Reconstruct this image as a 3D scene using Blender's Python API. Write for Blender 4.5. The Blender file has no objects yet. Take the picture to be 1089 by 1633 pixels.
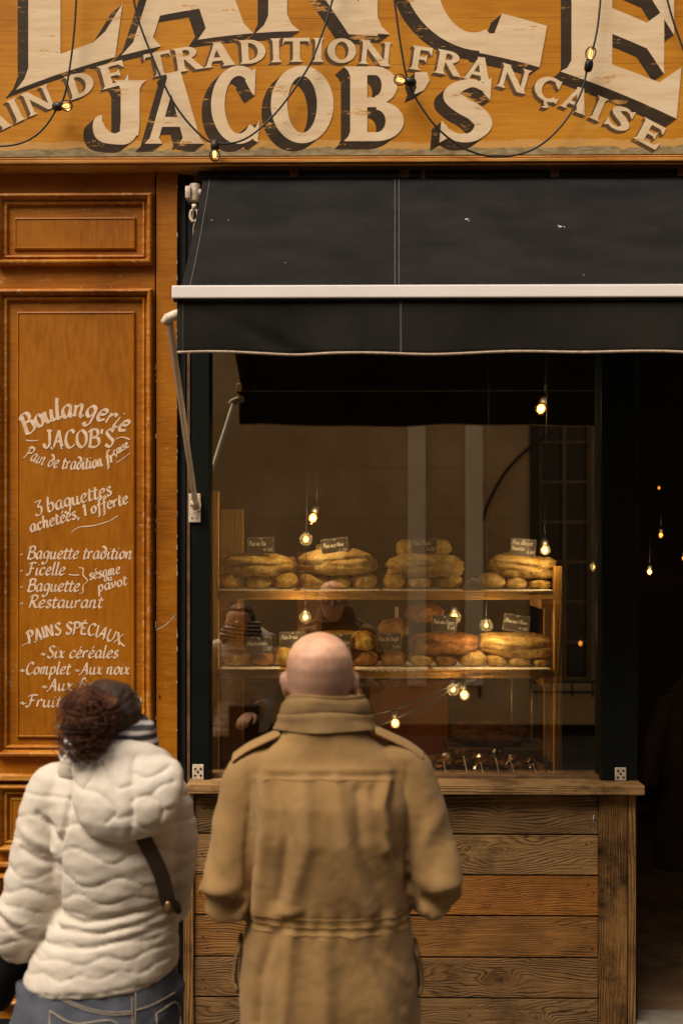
import bpy, math, random
import numpy as np
from mathutils import Vector, noise as mnoise
from mathutils.geometry import tessellate_polygon

scene = bpy.context.scene
COL = scene.collection
R = math.radians

# ------------------------------------------------------------------ camera
CAM = Vector((0.0, -5.0, 1.96))
FPX = 1940.0                    # focal length in photograph pixels (1089 x 1633)
YAW = R(0.77)
PCX = 545.0 - FPX * math.tan(YAW)
HORIZON = 869.0
cam_data = bpy.data.cameras.new("camera")
cam = bpy.data.objects.new("camera", cam_data)
COL.objects.link(cam)
cam.location = CAM
cam.rotation_euler = (R(90), 0, YAW)
cam_data.sensor_fit = 'VERTICAL'
cam_data.sensor_height = 36.0
cam_data.lens = 36.0 * FPX / 1633.0
cam_data.shift_x = (544.5 - PCX) / 1633.0
cam_data.shift_y = (HORIZON - 816.5) / 1633.0
cam_data.clip_start = 0.05
cam_data.clip_end = 500
cam_data.dof.use_dof = True
cam_data.dof.focus_distance = 5.08
cam_data.dof.aperture_fstop = 3.0
scene.camera = cam

# ------------------------------------------------------------------ world, sun, exposure
SUN_EL, SUN_AZ = R(55), R(222)           # hazy sun high over the street, from behind the camera and to the left
world = bpy.data.worlds.new("World")
scene.world = world
world.use_nodes = True
wn = world.node_tree
bg = wn.nodes["Background"]
sky = wn.nodes.new("ShaderNodeTexSky")
sky.sky_type = 'NISHITA'
sky.sun_disc = False
sky.sun_elevation = SUN_EL
sky.sun_rotation = SUN_AZ
sky.air_density = 1.0
sky.dust_density = 4.0
sky.ozone_density = 0.6
warm = wn.nodes.new("ShaderNodeMix"); warm.data_type = 'RGBA'; warm.blend_type = 'MULTIPLY'   # warm tint multiplied into the blue sky colour
warm.inputs[0].default_value = 1.0
warm.inputs[7].default_value = (1.0, 0.86, 0.66, 1)
wn.links.new(sky.outputs[0], warm.inputs[6])
wn.links.new(warm.outputs[2], bg.inputs[0])
bg.inputs[1].default_value = 0.11
sun_data = bpy.data.lights.new("sun", 'SUN')
sun_data.energy = 2.4
sun_data.angle = R(38)
sun_data.color = (1.0, 0.93, 0.82)
sun = bpy.data.objects.new("sun", sun_data)
COL.objects.link(sun)
sun.location = (-3, -8, 12)
sd = Vector((math.sin(SUN_AZ) * math.cos(SUN_EL), math.cos(SUN_AZ) * math.cos(SUN_EL), math.sin(SUN_EL)))
sun.rotation_euler = sd.to_track_quat('Z', 'Y').to_euler()
scene.view_settings.view_transform = 'Standard'
scene.view_settings.look = 'None'
scene.view_settings.exposure = 0.62
scene.view_settings.gamma = 1.0
try:
    scene.cycles.use_denoising = True
    scene.cycles.max_bounces = 7
    scene.cycles.transparent_max_bounces = 16
    scene.cycles.caustics_reflective = False
    scene.cycles.caustics_refractive = False
    scene.cycles.sample_clamp_indirect = 4.0
except Exception:
    pass

# ------------------------------------------------------------------ helpers
def P(px, py, Y):
    """World point on the plane y=Y whose image is the photograph pixel (px, py)."""
    u = (px - PCX) / FPX
    c, s = math.cos(YAW), math.sin(YAW)
    dy = Y - CAM.y
    X = dy * (u * c - s) / (c + u * s)
    d = -X * s + dy * c
    return Vector((X, Y, CAM.z + (HORIZON - py) / FPX * d))

def PX(px, Y): return P(px, HORIZON, Y).x
def PZ(py, Y, px=545): return P(px, py, Y).z

def catmull(pts, n=8, closed=False):
    pts = [np.array(p, float) for p in pts]
    if len(pts) < 3: 
        return [pts[0] + (pts[-1] - pts[0]) * t for t in np.linspace(0, 1, n + 1)]
    out = []
    m = len(pts)
    rng = range(m if closed else m - 1)
    for i in rng:
        p1, p2 = pts[i], pts[(i + 1) % m]
        p0 = pts[(i - 1) % m] if (closed or i > 0) else 2 * p1 - p2
        p3 = pts[(i + 2) % m] if (closed or i < m - 2) else 2 * p2 - p1
        for k in range(n):
            t = k / n
            out.append(0.5 * ((2 * p1) + (-p0 + p2) * t + (2 * p0 - 5 * p1 + 4 * p2 - p3) * t * t + (-p0 + 3 * p1 - 3 * p2 + p3) * t ** 3))
    if not closed: out.append(pts[-1])
    return out

class MB:
    def __init__(self): self.v, self.f = [], []
    def add(self, v, f):
        o = len(self.v)
        self.v += [tuple(p) for p in v]
        self.f += [tuple(i + o for i in q) for q in f]
        return self
    def box(self, x0, x1, y0, y1, z0, z1):
        v = [(x0,y0,z0),(x1,y0,z0),(x1,y1,z0),(x0,y1,z0),(x0,y0,z1),(x1,y0,z1),(x1,y1,z1),(x0,y1,z1)]
        return self.add(v, [(0,3,2,1),(4,5,6,7),(0,1,5,4),(1,2,6,5),(2,3,7,6),(3,0,4,7)])
    def pbox(self, xa, ya, xb, yb, Y, depth):
        """Box whose front face fills the photograph rectangle on plane Y, going back by depth."""
        m = (xa + xb) / 2
        return self.box(PX(xa, Y), PX(xb, Y), Y, Y + depth, PZ(yb, Y, m), PZ(ya, Y, m))
    def hexa(self, p):
        return self.add(p, [(0,3,2,1),(4,5,6,7),(0,1,5,4),(1,2,6,5),(2,3,7,6),(3,0,4,7)])
    def prism(self, poly, axis_vec):
        n = len(poly); a = [Vector(p) for p in poly]; d = Vector(axis_vec)
        f = [tuple(range(n))[::-1], tuple(range(n, 2 * n))]
        f += [(i, (i + 1) % n, n + (i + 1) % n, n + i) for i in range(n)]
        return self.add(a + [p + d for p in a], f)
    def tube(self, path, r, seg=10, cap=True, squash=None, up=None):
        path = [Vector(p) for p in path]
        n = len(path)
        rs = r if hasattr(r, '__len__') else [r] * n
        rings = []
        prev = None
        for i in range(n):
            t = (path[min(i + 1, n - 1)] - path[max(i - 1, 0)])
            if t.length < 1e-9: t = Vector((0, 0, 1))
            t.normalize()
            if prev is None:
                ref = Vector(up) if up else (Vector((0, 0, 1)) if abs(t.z) < 0.9 else Vector((1, 0, 0)))
                a = ref - t * ref.dot(t); a.normalize()
            else:
                a = prev - t * prev.dot(t); a.normalize()
            prev = a
            b = t.cross(a)
            ra = rs[i]
            if hasattr(ra, '__len__'): ra, rb = ra
            else: rb = ra * (squash if squash else 1.0)
            rings.append([path[i] + a * (ra * math.cos(2 * math.pi * k / seg)) + b * (rb * math.sin(2 * math.pi * k / seg)) for k in range(seg)])
        return self.rings(rings, cap)
    def rings(self, rings, cap=True):
        seg = len(rings[0]); v = [p for q in rings for p in q]; f = []
        for i in range(len(rings) - 1):
            for k in range(seg):
                k2 = (k + 1) % seg
                f.append((i * seg + k, i * seg + k2, (i + 1) * seg + k2, (i + 1) * seg + k))
        if cap:
            f.append(tuple(range(seg))[::-1])
            f.append(tuple(range((len(rings) - 1) * seg, len(rings) * seg)))
        return self.add(v, f)
    def loft(self, secs, seg=32, e=2.3):
        """secs: (z, cx, cy, rx, ry[, tilt]) horizontal superellipse sections"""
        rings = []
        for s in secs:
            z, cx, cy, rx, ry = s[:5]
            tilt = s[5] if len(s) > 5 else 0.0
            ring = []
            for k in range(seg):
                a = 2 * math.pi * k / seg
                c, d = math.cos(a), math.sin(a)
                x = math.copysign(abs(c) ** (2 / e), c) * rx
                y = math.copysign(abs(d) ** (2 / e), d) * ry
                ring.append((cx + x, cy + y, z + tilt * x))
            rings.append(ring)
        return self.rings(rings)
    def lathe(self, profile, c, axis=(0, 0, 1), seg=16):
        """profile of (radius, height) turned round the axis through c"""
        ax = Vector(axis).normalized(); c = Vector(c)
        ref = Vector((1, 0, 0)) if abs(ax.x) < 0.9 else Vector((0, 1, 0))
        a = ref - ax * ref.dot(ax); a.normalize(); b = ax.cross(a)
        return self.rings([[c + ax * h + a * (max(r, 1e-5) * math.cos(2 * math.pi * k / seg)) + b * (max(r, 1e-5) * math.sin(2 * math.pi * k / seg)) for k in range(seg)] for r, h in profile])
    def ellipsoid(self, c, r, seg=20, rin=12):
        c = Vector(c); rings = []
        for i in range(rin + 1):
            t = math.pi * (i / rin); t = min(max(t, 0.02), math.pi - 0.02)
            rings.append([(c.x + r[0] * math.sin(t) * math.cos(2 * math.pi * k / seg), c.y + r[1] * math.sin(t) * math.sin(2 * math.pi * k / seg), c.z - r[2] * math.cos(t)) for k in range(seg)])
        return self.rings(rings)
    def build(self, name, mat, parent=None, loc=None, smooth=False, bevel=0.0, seg=2):
        base = Vector(loc) if loc is not None else (Vector(parent['_base']) if parent else Vector((0, 0, 0)))
        me = bpy.data.meshes.new(name)
        me.from_pydata([(p[0] - base.x, p[1] - base.y, p[2] - base.z) for p in self.v], [], self.f)
        me.update()
        o = bpy.data.objects.new(name, me)
        COL.objects.link(o)
        if mat: me.materials.append(mat)
        if smooth:
            me.polygons.foreach_set('use_smooth', [True] * len(me.polygons))
        if bevel:
            m = o.modifiers.new('bevel', 'BEVEL'); m.width = bevel; m.segments = seg; m.limit_method = 'ANGLE'; m.angle_limit = R(40)
        if parent is not None:
            o.parent = parent
        else:
            o.location = base
        o['_base'] = tuple(base)
        return o

def tag(o, label=None, cat=None, group=None, kind=None):
    if label: o['label'] = label
    if cat: o['category'] = cat
    if group: o['group'] = group
    if kind: o['kind'] = kind
    return o

def thing(name, loc, label, cat, group=None):
    o = bpy.data.objects.new(name, None)
    o.empty_display_size = 0.1
    COL.objects.link(o)
    o.location = loc
    o['_base'] = tuple(loc)
    return tag(o, label, cat, group)

def remesh(mb, voxel, smooth=6, fac=0.5):
    """One continuous skin over the overlapping lofts of mb: returns vertices, faces, normals."""
    me = bpy.data.meshes.new('tmp'); me.from_pydata(mb.v, [], mb.f); me.update()
    o = bpy.data.objects.new('tmp', me); COL.objects.link(o)
    m = o.modifiers.new('r', 'REMESH'); m.mode = 'VOXEL'; m.voxel_size = voxel
    if smooth:
        s = o.modifiers.new('s', 'SMOOTH'); s.factor = fac; s.iterations = smooth
    dg = bpy.context.evaluated_depsgraph_get()
    em = bpy.data.meshes.new_from_object(o.evaluated_get(dg))
    n = len(em.vertices)
    co = np.empty(n * 3); em.vertices.foreach_get('co', co)
    nr = np.empty(n * 3); em.vertices.foreach_get('normal', nr)
    fs = [tuple(p.vertices) for p in em.polygons]
    bpy.data.objects.remove(o); bpy.data.meshes.remove(me); bpy.data.meshes.remove(em)
    return co.reshape(-1, 3), fs, nr.reshape(-1, 3)

def np_noise(x, y, z=0.0, seed=0):
    z = np.zeros_like(x) + z
    return np.array([mnoise.noise((a, b, c + seed * 7.31)) for a, b, c in zip(x, y, z)])

def seg_dist(x, z, pts):
    """distance of points (x,z) from a polyline"""
    best = np.full(x.shape, 1e9)
    for (ax, az), (bx, bz) in zip(pts[:-1], pts[1:]):
        dx, dz = bx - ax, bz - az
        L = dx * dx + dz * dz + 1e-12
        t = np.clip(((x - ax) * dx + (z - az) * dz) / L, 0, 1)
        best = np.minimum(best, np.hypot(x - ax - t * dx, z - az - t * dz))
    return best

def sstep(a, b, x):
    t = np.clip((x - a) / (b - a), 0, 1)
    return t * t * (3 - 2 * t)

# ------------------------------------------------------------------ materials
class NT:
    def __init__(self, name):
        self.m = bpy.data.materials.new(name); self.m.use_nodes = True
        self.t = self.m.node_tree; self.b = self.t.nodes["Principled BSDF"]
        self.out = self.t.nodes["Material Output"]
        self._tc = None
    def n(self, typ, **kw):
        o = self.t.nodes.new(typ)
        for k, v in kw.items(): setattr(o, k, v)
        return o
    def l(self, a, b): self.t.links.new(a, b); return self
    def set(self, node, **kw):
        for k, v in kw.items():
            node.inputs[k.replace('_', ' ')].default_value = v
        return node
    def coord(self, scale=(1, 1, 1), loc=(0, 0, 0)):
        if self._tc is None: self._tc = self.n('ShaderNodeTexCoord')
        mp = self.n('ShaderNodeMapping')
        mp.inputs['Scale'].default_value = scale; mp.inputs['Location'].default_value = loc
        self.l(self._tc.outputs['Object'], mp.inputs[0])
        return mp.outputs[0]
    def noise(self, scale, stretch=(1, 1, 1), detail=5, rough=0.55, dist=0.0, loc=(0, 0, 0), vec=None):
        t = self.n('ShaderNodeTexNoise')
        self.set(t, Scale=scale, Detail=detail, Roughness=rough, Distortion=dist)
        self.l(vec if vec else self.coord(stretch, loc), t.inputs['Vector'])
        return t.outputs['Fac']
    def math(self, op, a, b=None, c=None, clamp=False):
        t = self.n('ShaderNodeMath', operation=op, use_clamp=clamp)
        for i, q in enumerate((a, b, c)):
            if q is None: continue
            if isinstance(q, (int, float)): t.inputs[i].default_value = q
            else: self.l(q, t.inputs[i])
        return t.outputs[0]
    def ramp(self, fac, stops):
        t = self.n('ShaderNodeValToRGB'); e = t.color_ramp.elements
        while len(e) < len(stops): e.new(0.5)
        for q, (p, c) in zip(e, stops):
            q.position = p; q.color = (c if hasattr(c, '__len__') else (c, c, c))[:3] and (tuple(c) if hasattr(c, '__len__') else (c, c, c)) + (1,)
        self.l(fac, t.inputs[0])
        return t.outputs[0]
    def mix(self, fac, a, b, mode='MIX'):
        t = self.n('ShaderNodeMix', data_type='RGBA', blend_type=mode)
        for i, q in ((0, fac), (6, a), (7, b)):
            if isinstance(q, (int, float)): t.inputs[i].default_value = q
            elif hasattr(q, '__len__') and not isinstance(q, bpy.types.NodeSocket): t.inputs[i].default_value = tuple(q) + (1,)
            else: self.l(q, t.inputs[i])
        return t.outputs[2]
    def color(self, c):
        if hasattr(c, '__len__') and not isinstance(c, bpy.types.NodeSocket): self.b.inputs['Base Color'].default_value = tuple(c) + (1,)
        else: self.l(c, self.b.inputs['Base Color'])
        return self
    def rough(self, r):
        if isinstance(r, (int, float)): self.b.inputs['Roughness'].default_value = r
        else: self.l(r, self.b.inputs['Roughness'])
        return self
    def spec(self, s): self.b.inputs['Specular IOR Level'].default_value = s; return self
    def bump(self, h, strength=0.3, dist=0.005):
        t = self.n('ShaderNodeBump'); self.set(t, Strength=strength, Distance=dist)
        self.l(h, t.inputs['Height']); self.l(t.outputs[0], self.b.inputs['Normal'])
        return self

def simple(name, c1, c2=None, scale=8, stretch=(1, 1, 1), rough=0.6, bump=0.0, bscale=60, bdist=0.002, spec=0.4, metal=0.0, detail=5, lo=0.35, hi=0.65, sheen=0.0):
    t = NT(name)
    c2 = c2 or tuple(x * 0.75 for x in c1)
    t.color(t.ramp(t.noise(scale, stretch, detail), [(lo, c2), (hi, c1)]))
    t.rough(rough).spec(spec)
    t.b.inputs['Metallic'].default_value = metal
    if sheen: t.b.inputs['Sheen Weight'].default_value = sheen
    if bump: t.bump(t.noise(bscale, stretch, 6), bump, bdist)
    return t.m

# painted wood of the shop front: base colour with brush streaks, scuffs and rubbed lighter edges
def paint(name, base, dark, light, streak=(1.0, 1.0, 10.0), rough=0.42, wear=0.62, wearcol=(0.45, 0.30, 0.18)):
    t = NT(name)
    a = t.noise(2.2, (1, 1, 1), 6, 0.6)
    b = t.noise(9.0, streak, 5, 0.6)
    c = t.ramp(t.math('ADD', t.math('MULTIPLY', a, 0.6), t.math('MULTIPLY', b, 0.4)), [(0.34, dark), (0.5, base), (0.68, light)])
    g = t.n('ShaderNodeNewGeometry')
    edge = t.math('SUBTRACT', g.outputs['Pointiness'], 0.5)
    w = t.noise(38, (1, 1, 1), 8, 0.7)
    scuff = t.ramp(w, [(wear, 0.0), (wear + 0.03, 1.0)])
    c = t.mix(t.math('MULTIPLY', scuff, 0.55), c, wearcol)
    t.color(c).rough(t.ramp(b, [(0.3, rough - 0.05), (0.7, rough + 0.15)])).spec(0.22)
    t.bump(t.math('ADD', t.noise(45, streak, 6), t.math('MULTIPLY', scuff, -0.3)), 0.22, 0.003)
    return t.m

M = {}
M['panel_paint'] = paint('panel_paint', (0.33, 0.110, 0.003), (0.20, 0.060, 0.002), (0.44, 0.170, 0.008))
M['panel_field'] = paint('panel_field', (0.33, 0.110, 0.003), (0.22, 0.066, 0.002), (0.40, 0.145, 0.005), streak=(6, 1, 1), wear=0.72)
M['moulding_paint'] = paint('moulding_paint', (0.40, 0.140, 0.007), (0.20, 0.055, 0.003), (0.60, 0.30, 0.06), wear=0.57, wearcol=(0.55, 0.38, 0.24))
M['cornice_paint'] = paint('cornice_paint', (0.46, 0.20, 0.035), (0.28, 0.09, 0.010), (0.58, 0.33, 0.11), streak=(0.5, 1, 30), wear=0.58, wearcol=(0.50, 0.33, 0.16))

def sign_ground(t):
    """Colour of the old sign board: ochre brushed along the boards with pale scuffs."""
    a = t.noise(1.6, (1, 1, 1.6), 6, 0.62)
    b = t.noise(7.0, (0.5, 1, 9), 6, 0.6)
    c = t.ramp(t.math('ADD', t.math('MULTIPLY', a, 0.62), t.math('MULTIPLY', b, 0.38)), [(0.33, (0.34, 0.115, 0.006)), (0.47, (0.45, 0.175, 0.010)), (0.58, (0.52, 0.225, 0.018)), (0.74, (0.60, 0.32, 0.07))])
    sc = t.ramp(t.noise(14, (1, 1, 5), 8, 0.75), [(0.63, 0.0), (0.68, 1.0)])
    return t.mix(t.math('MULTIPLY', sc, 0.35), c, (0.60, 0.38, 0.16))

def wear_mask(t, th=0.60):
    """Flaked paint: patches that follow the boards, more along the seams."""
    n = t.noise(9, (0.55, 1, 2.6), 8, 0.72, loc=(3.1, 0, 1.7))
    f = t.noise(60, (0.8, 1, 3.0), 5, 0.7)
    return t.ramp(t.math('ADD', t.math('MULTIPLY', n, 0.8), t.math('MULTIPLY', f, 0.2)), [(th - 0.02, 0.0), (th + 0.015, 1.0)])

t = NT('sign_board_paint')
g = sign_ground(t)
sep = t.n('ShaderNodeSeparateXYZ'); t.l(t.coord(), sep.inputs[0])
strip = t.math('ADD', sep.outputs['Z'], t.math('MULTIPLY', t.math('SUBTRACT', t.noise(5, (1, 1, 1), 8, 0.7), 0.5), 0.075))
peel = t.math('LESS_THAN', strip, 0.029)
grey = t.ramp(t.noise(24, (1, 1, 3), 6), [(0.35, (0.17, 0.13, 0.06)), (0.6, (0.29, 0.26, 0.16))])
g = t.mix(t.math('MULTIPLY', peel, 0.9), g, grey)
pale = t.math('MULTIPLY', t.math('LESS_THAN', strip, 0.060), t.math('SUBTRACT', 1.0, peel))
g = t.mix(t.math('MULTIPLY', pale, 0.45), g, (0.60, 0.40, 0.16))
t.color(g).rough(0.55).spec(.15)
t.bump(t.math('ADD', t.noise(30, (0.5, 1, 6), 6), t.math('MULTIPLY', peel, -0.8)), 0.25, 0.003)
M['sign_board'] = t.m

def sign_paint(name, c1, c2, th, streakw=0.35):
    t = NT(name)
    c = t.ramp(t.noise(6, (0.7, 1, 5), 6, 0.65), [(0.33, c2), (0.62, c1)])
    w = wear_mask(t, th)
    t.color(t.mix(w, c, (0.52, 0.26, 0.06))).rough(0.55).spec(.15)
    t.bump(t.noise(30, (0.5, 1, 6), 6), 0.15, 0.002)
    return t.m
M['sign_cream'] = sign_paint('sign_cream', (0.72, 0.56, 0.37), (0.62, 0.44, 0.26), 0.60)
M['sign_shade'] = sign_paint('sign_shade', (0.050, 0.030, 0.016), (0.028, 0.017, 0.009), 0.585)
M['sign_shade_soft'] = sign_paint('sign_shade_soft', (0.14, 0.075, 0.030), (0.09, 0.046, 0.018), 0.60)
t = NT('panel_lettering')
t.color(t.ramp(t.noise(30, (1, 1, 1), 6), [(0.3, (0.60, 0.40, 0.24)), (0.6, (0.78, 0.60, 0.44))])).rough(0.5)
M['panel_lettering'] = t.m

M['dark_green'] = simple('dark_green', (0.005, 0.0075, 0.006), (0.0035, 0.005, 0.0045), 6, rough=0.4, spec=0.2, bump=0.15, bscale=40)
M['black_void'] = simple('black_void', (0.008, 0.008, 0.007), (0.005, 0.005, 0.005), 6, rough=0.7)
M['rust_steel'] = simple('rust_steel', (0.20, 0.11, 0.05), (0.10, 0.05, 0.02), 20, rough=0.55, bump=0.2)
M['white_metal'] = simple('white_metal', (0.85, 0.80, 0.77), (0.80, 0.75, 0.72), 5, rough=0.35, spec=0.5)
M['arm_metal'] = simple('arm_metal', (0.62, 0.54, 0.45), (0.50, 0.42, 0.33), 9, stretch=(1, 1, 1), rough=0.4, spec=0.5, bump=0.05)
M['aged_white'] = simple('aged_white', (0.68, 0.58, 0.48), (0.42, 0.32, 0.22), 40, rough=0.5, bump=0.2, bscale=90)
M['steel'] = simple('steel', (0.42, 0.36, 0.28), (0.25, 0.2, 0.15), 30, rough=0.4, metal=0.6)
M['dark_hole'] = simple('dark_hole', (0.01, 0.008, 0.006), None, 5, rough=0.9)

def fabric(name, c1, c2, weave=420, rough=0.9, patch=3.0, bump=0.35, sheen=0.0, lo=0.35, hi=0.65, fine=0.25):
    t = NT(name)
    c = t.ramp(t.noise(patch, (1, 1, 1), 6, 0.6), [(lo, c2), (hi, c1)])
    fn = t.noise(weave, (1, 1, 1), 3, 0.7)
    c = t.mix(fine, c, t.ramp(fn, [(0.3, (0.25, 0.25, 0.25)), (0.7, (1.0, 1.0, 1.0))]), 'MULTIPLY')
    t.color(c).rough(rough).spec(0.15)
    if sheen:
        t.b.inputs['Sheen Weight'].default_value = sheen
    t.bump(t.math('ADD', fn, t.math('MULTIPLY', t.noise(40, (1, 1, 1), 5), 1.5)), bump, 0.0012)
    return t.m
M['awning_fabric'] = fabric('awning_fabric', (0.0120, 0.0112, 0.0110), (0.0042, 0.0041, 0.0045), 260, patch=4)
M['valance_fabric'] = fabric('valance_fabric', (0.020, 0.018, 0.013), (0.012, 0.0115, 0.009), 260, patch=6)
M['piping'] = simple('piping', (0.52, 0.40, 0.30), (0.36, 0.26, 0.18), 60, rough=0.8, bump=0.2)
M['thread'] = simple('thread', (0.22, 0.20, 0.18), None, 30, rough=0.8)
M['dropping'] = simple('dropping', (0.75, 0.7, 0.62), None, 60, rough=0.8)

# old timber with real grain: rings of a warped board, knots pull the rings round themselves
def timber(name, light, mid, dark, freq=26.0, amp=0.055, sx=1.1, sz=5.0, knots=(), grey=0.3, seed=0.0, vertical=False, rough=0.7, contrast=1.0):
    t = NT(name)
    co = t.coord((1, 1, 1), (seed, seed * 0.37, 0))
    sep = t.n('ShaderNodeSeparateXYZ'); t.l(co, sep.inputs[0])
    raw = t.n('ShaderNodeSeparateXYZ'); t.l(t.coord(), raw.inputs[0])
    al, ac = ('Z', 'X') if vertical else ('X', 'Z')
    stretch = (sz, 1, sx) if vertical else (sx, 1, sz)
    w = t.noise(1.0, stretch, 3, 0.45, loc=(seed, seed * 1.7, seed * 0.6))
    w = t.math('MULTIPLY', t.math('SUBTRACT', w, 0.5), amp * 4)
    fine = t.math('MULTIPLY', t.math('SUBTRACT', t.noise(11, stretch, 4, 0.6), 0.5), 0.012)
    v = t.math('ADD', t.math('ADD', raw.outputs[ac], w), fine)
    kmask = None
    for (kx, kz, rx, rz, k) in knots:
        dx = t.math('DIVIDE', t.math('SUBTRACT', raw.outputs[al], kx), rx)
        dz = t.math('DIVIDE', t.math('SUBTRACT', raw.outputs[ac], kz), rz)
        d2 = t.math('ADD', t.math('MULTIPLY', dx, dx), t.math('MULTIPLY', dz, dz))
        gs = t.math('POWER', 2.718, t.math('MULTIPLY', d2, -1.0))
        v = t.math('ADD', v, t.math('MULTIPLY', gs, k))
        core = t.math('POWER', 2.718, t.math('MULTIPLY', d2, -14.0))
        kmask = core if kmask is None else t.math('MAXIMUM', kmask, core)
    ph = t.math('FRACT', t.math('MULTIPLY', v, freq))
    line = t.ramp(ph, [(0.0, 0.05), (0.45, 0.2), (0.80, 1.0), (0.93, 0.6), (1.0, 0.05)])
    vary = t.ramp(t.noise(3.2, (1.2, 1, 3) if not vertical else (3, 1, 1.2), 4, 0.6, loc=(seed, 4, seed)), [(0.36, 0.02), (0.62, 1.0)])
    line = t.math('MULTIPLY', line, vary)
    bands = t.noise(1.0, ((0.8, 1, 30) if not vertical else (30, 1, 0.8)), 4, 0.6, loc=(seed, 2, seed))
    br = t.math('ADD', t.math('MULTIPLY', t.noise(3.0, (1, 1, 1), 6, 0.65, loc=(seed * 2, 0, 0)), .6), t.math('MULTIPLY', bands, .4))
    base = t.ramp(br, [(0.36, mid), (0.62, light)])
    c = t.mix(t.math('MULTIPLY', line, 0.95 * contrast, clamp=True), base, dark)
    fib = t.noise(90, (0.06, 1, 1) if not vertical else (1, 1, 0.06), 4, 0.7)
    c = t.mix(0.45, c, t.ramp(fib, [(0.34, (0.22, 0.20, 0.18)), (0.62, (1, 1, 1))]), 'MULTIPLY')
    st = t.ramp(t.noise(4.5, (1, 1, 1.3), 7, 0.7, loc=(seed * 3, 1, 2)), [(0.50, 0.0), (0.66, 1.0)])
    c = t.mix(t.math('MULTIPLY', st, grey * 1.5, clamp=True), c, (dark[0] * 0.5, dark[1] * 0.5, dark[2] * 0.5))
    if kmask is not None:
        c = t.mix(t.math('MULTIPLY', kmask, 0.7), c, (dark[0] * 0.45, dark[1] * 0.4, dark[2] * 0.4))
    t.color(c).rough(rough).spec(0.15)
    t.bump(t.math('ADD', t.math('MULTIPLY', line, -1.0), t.math('MULTIPLY', fib, 0.8)), 1.0, 0.004)
    return t.m

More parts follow.
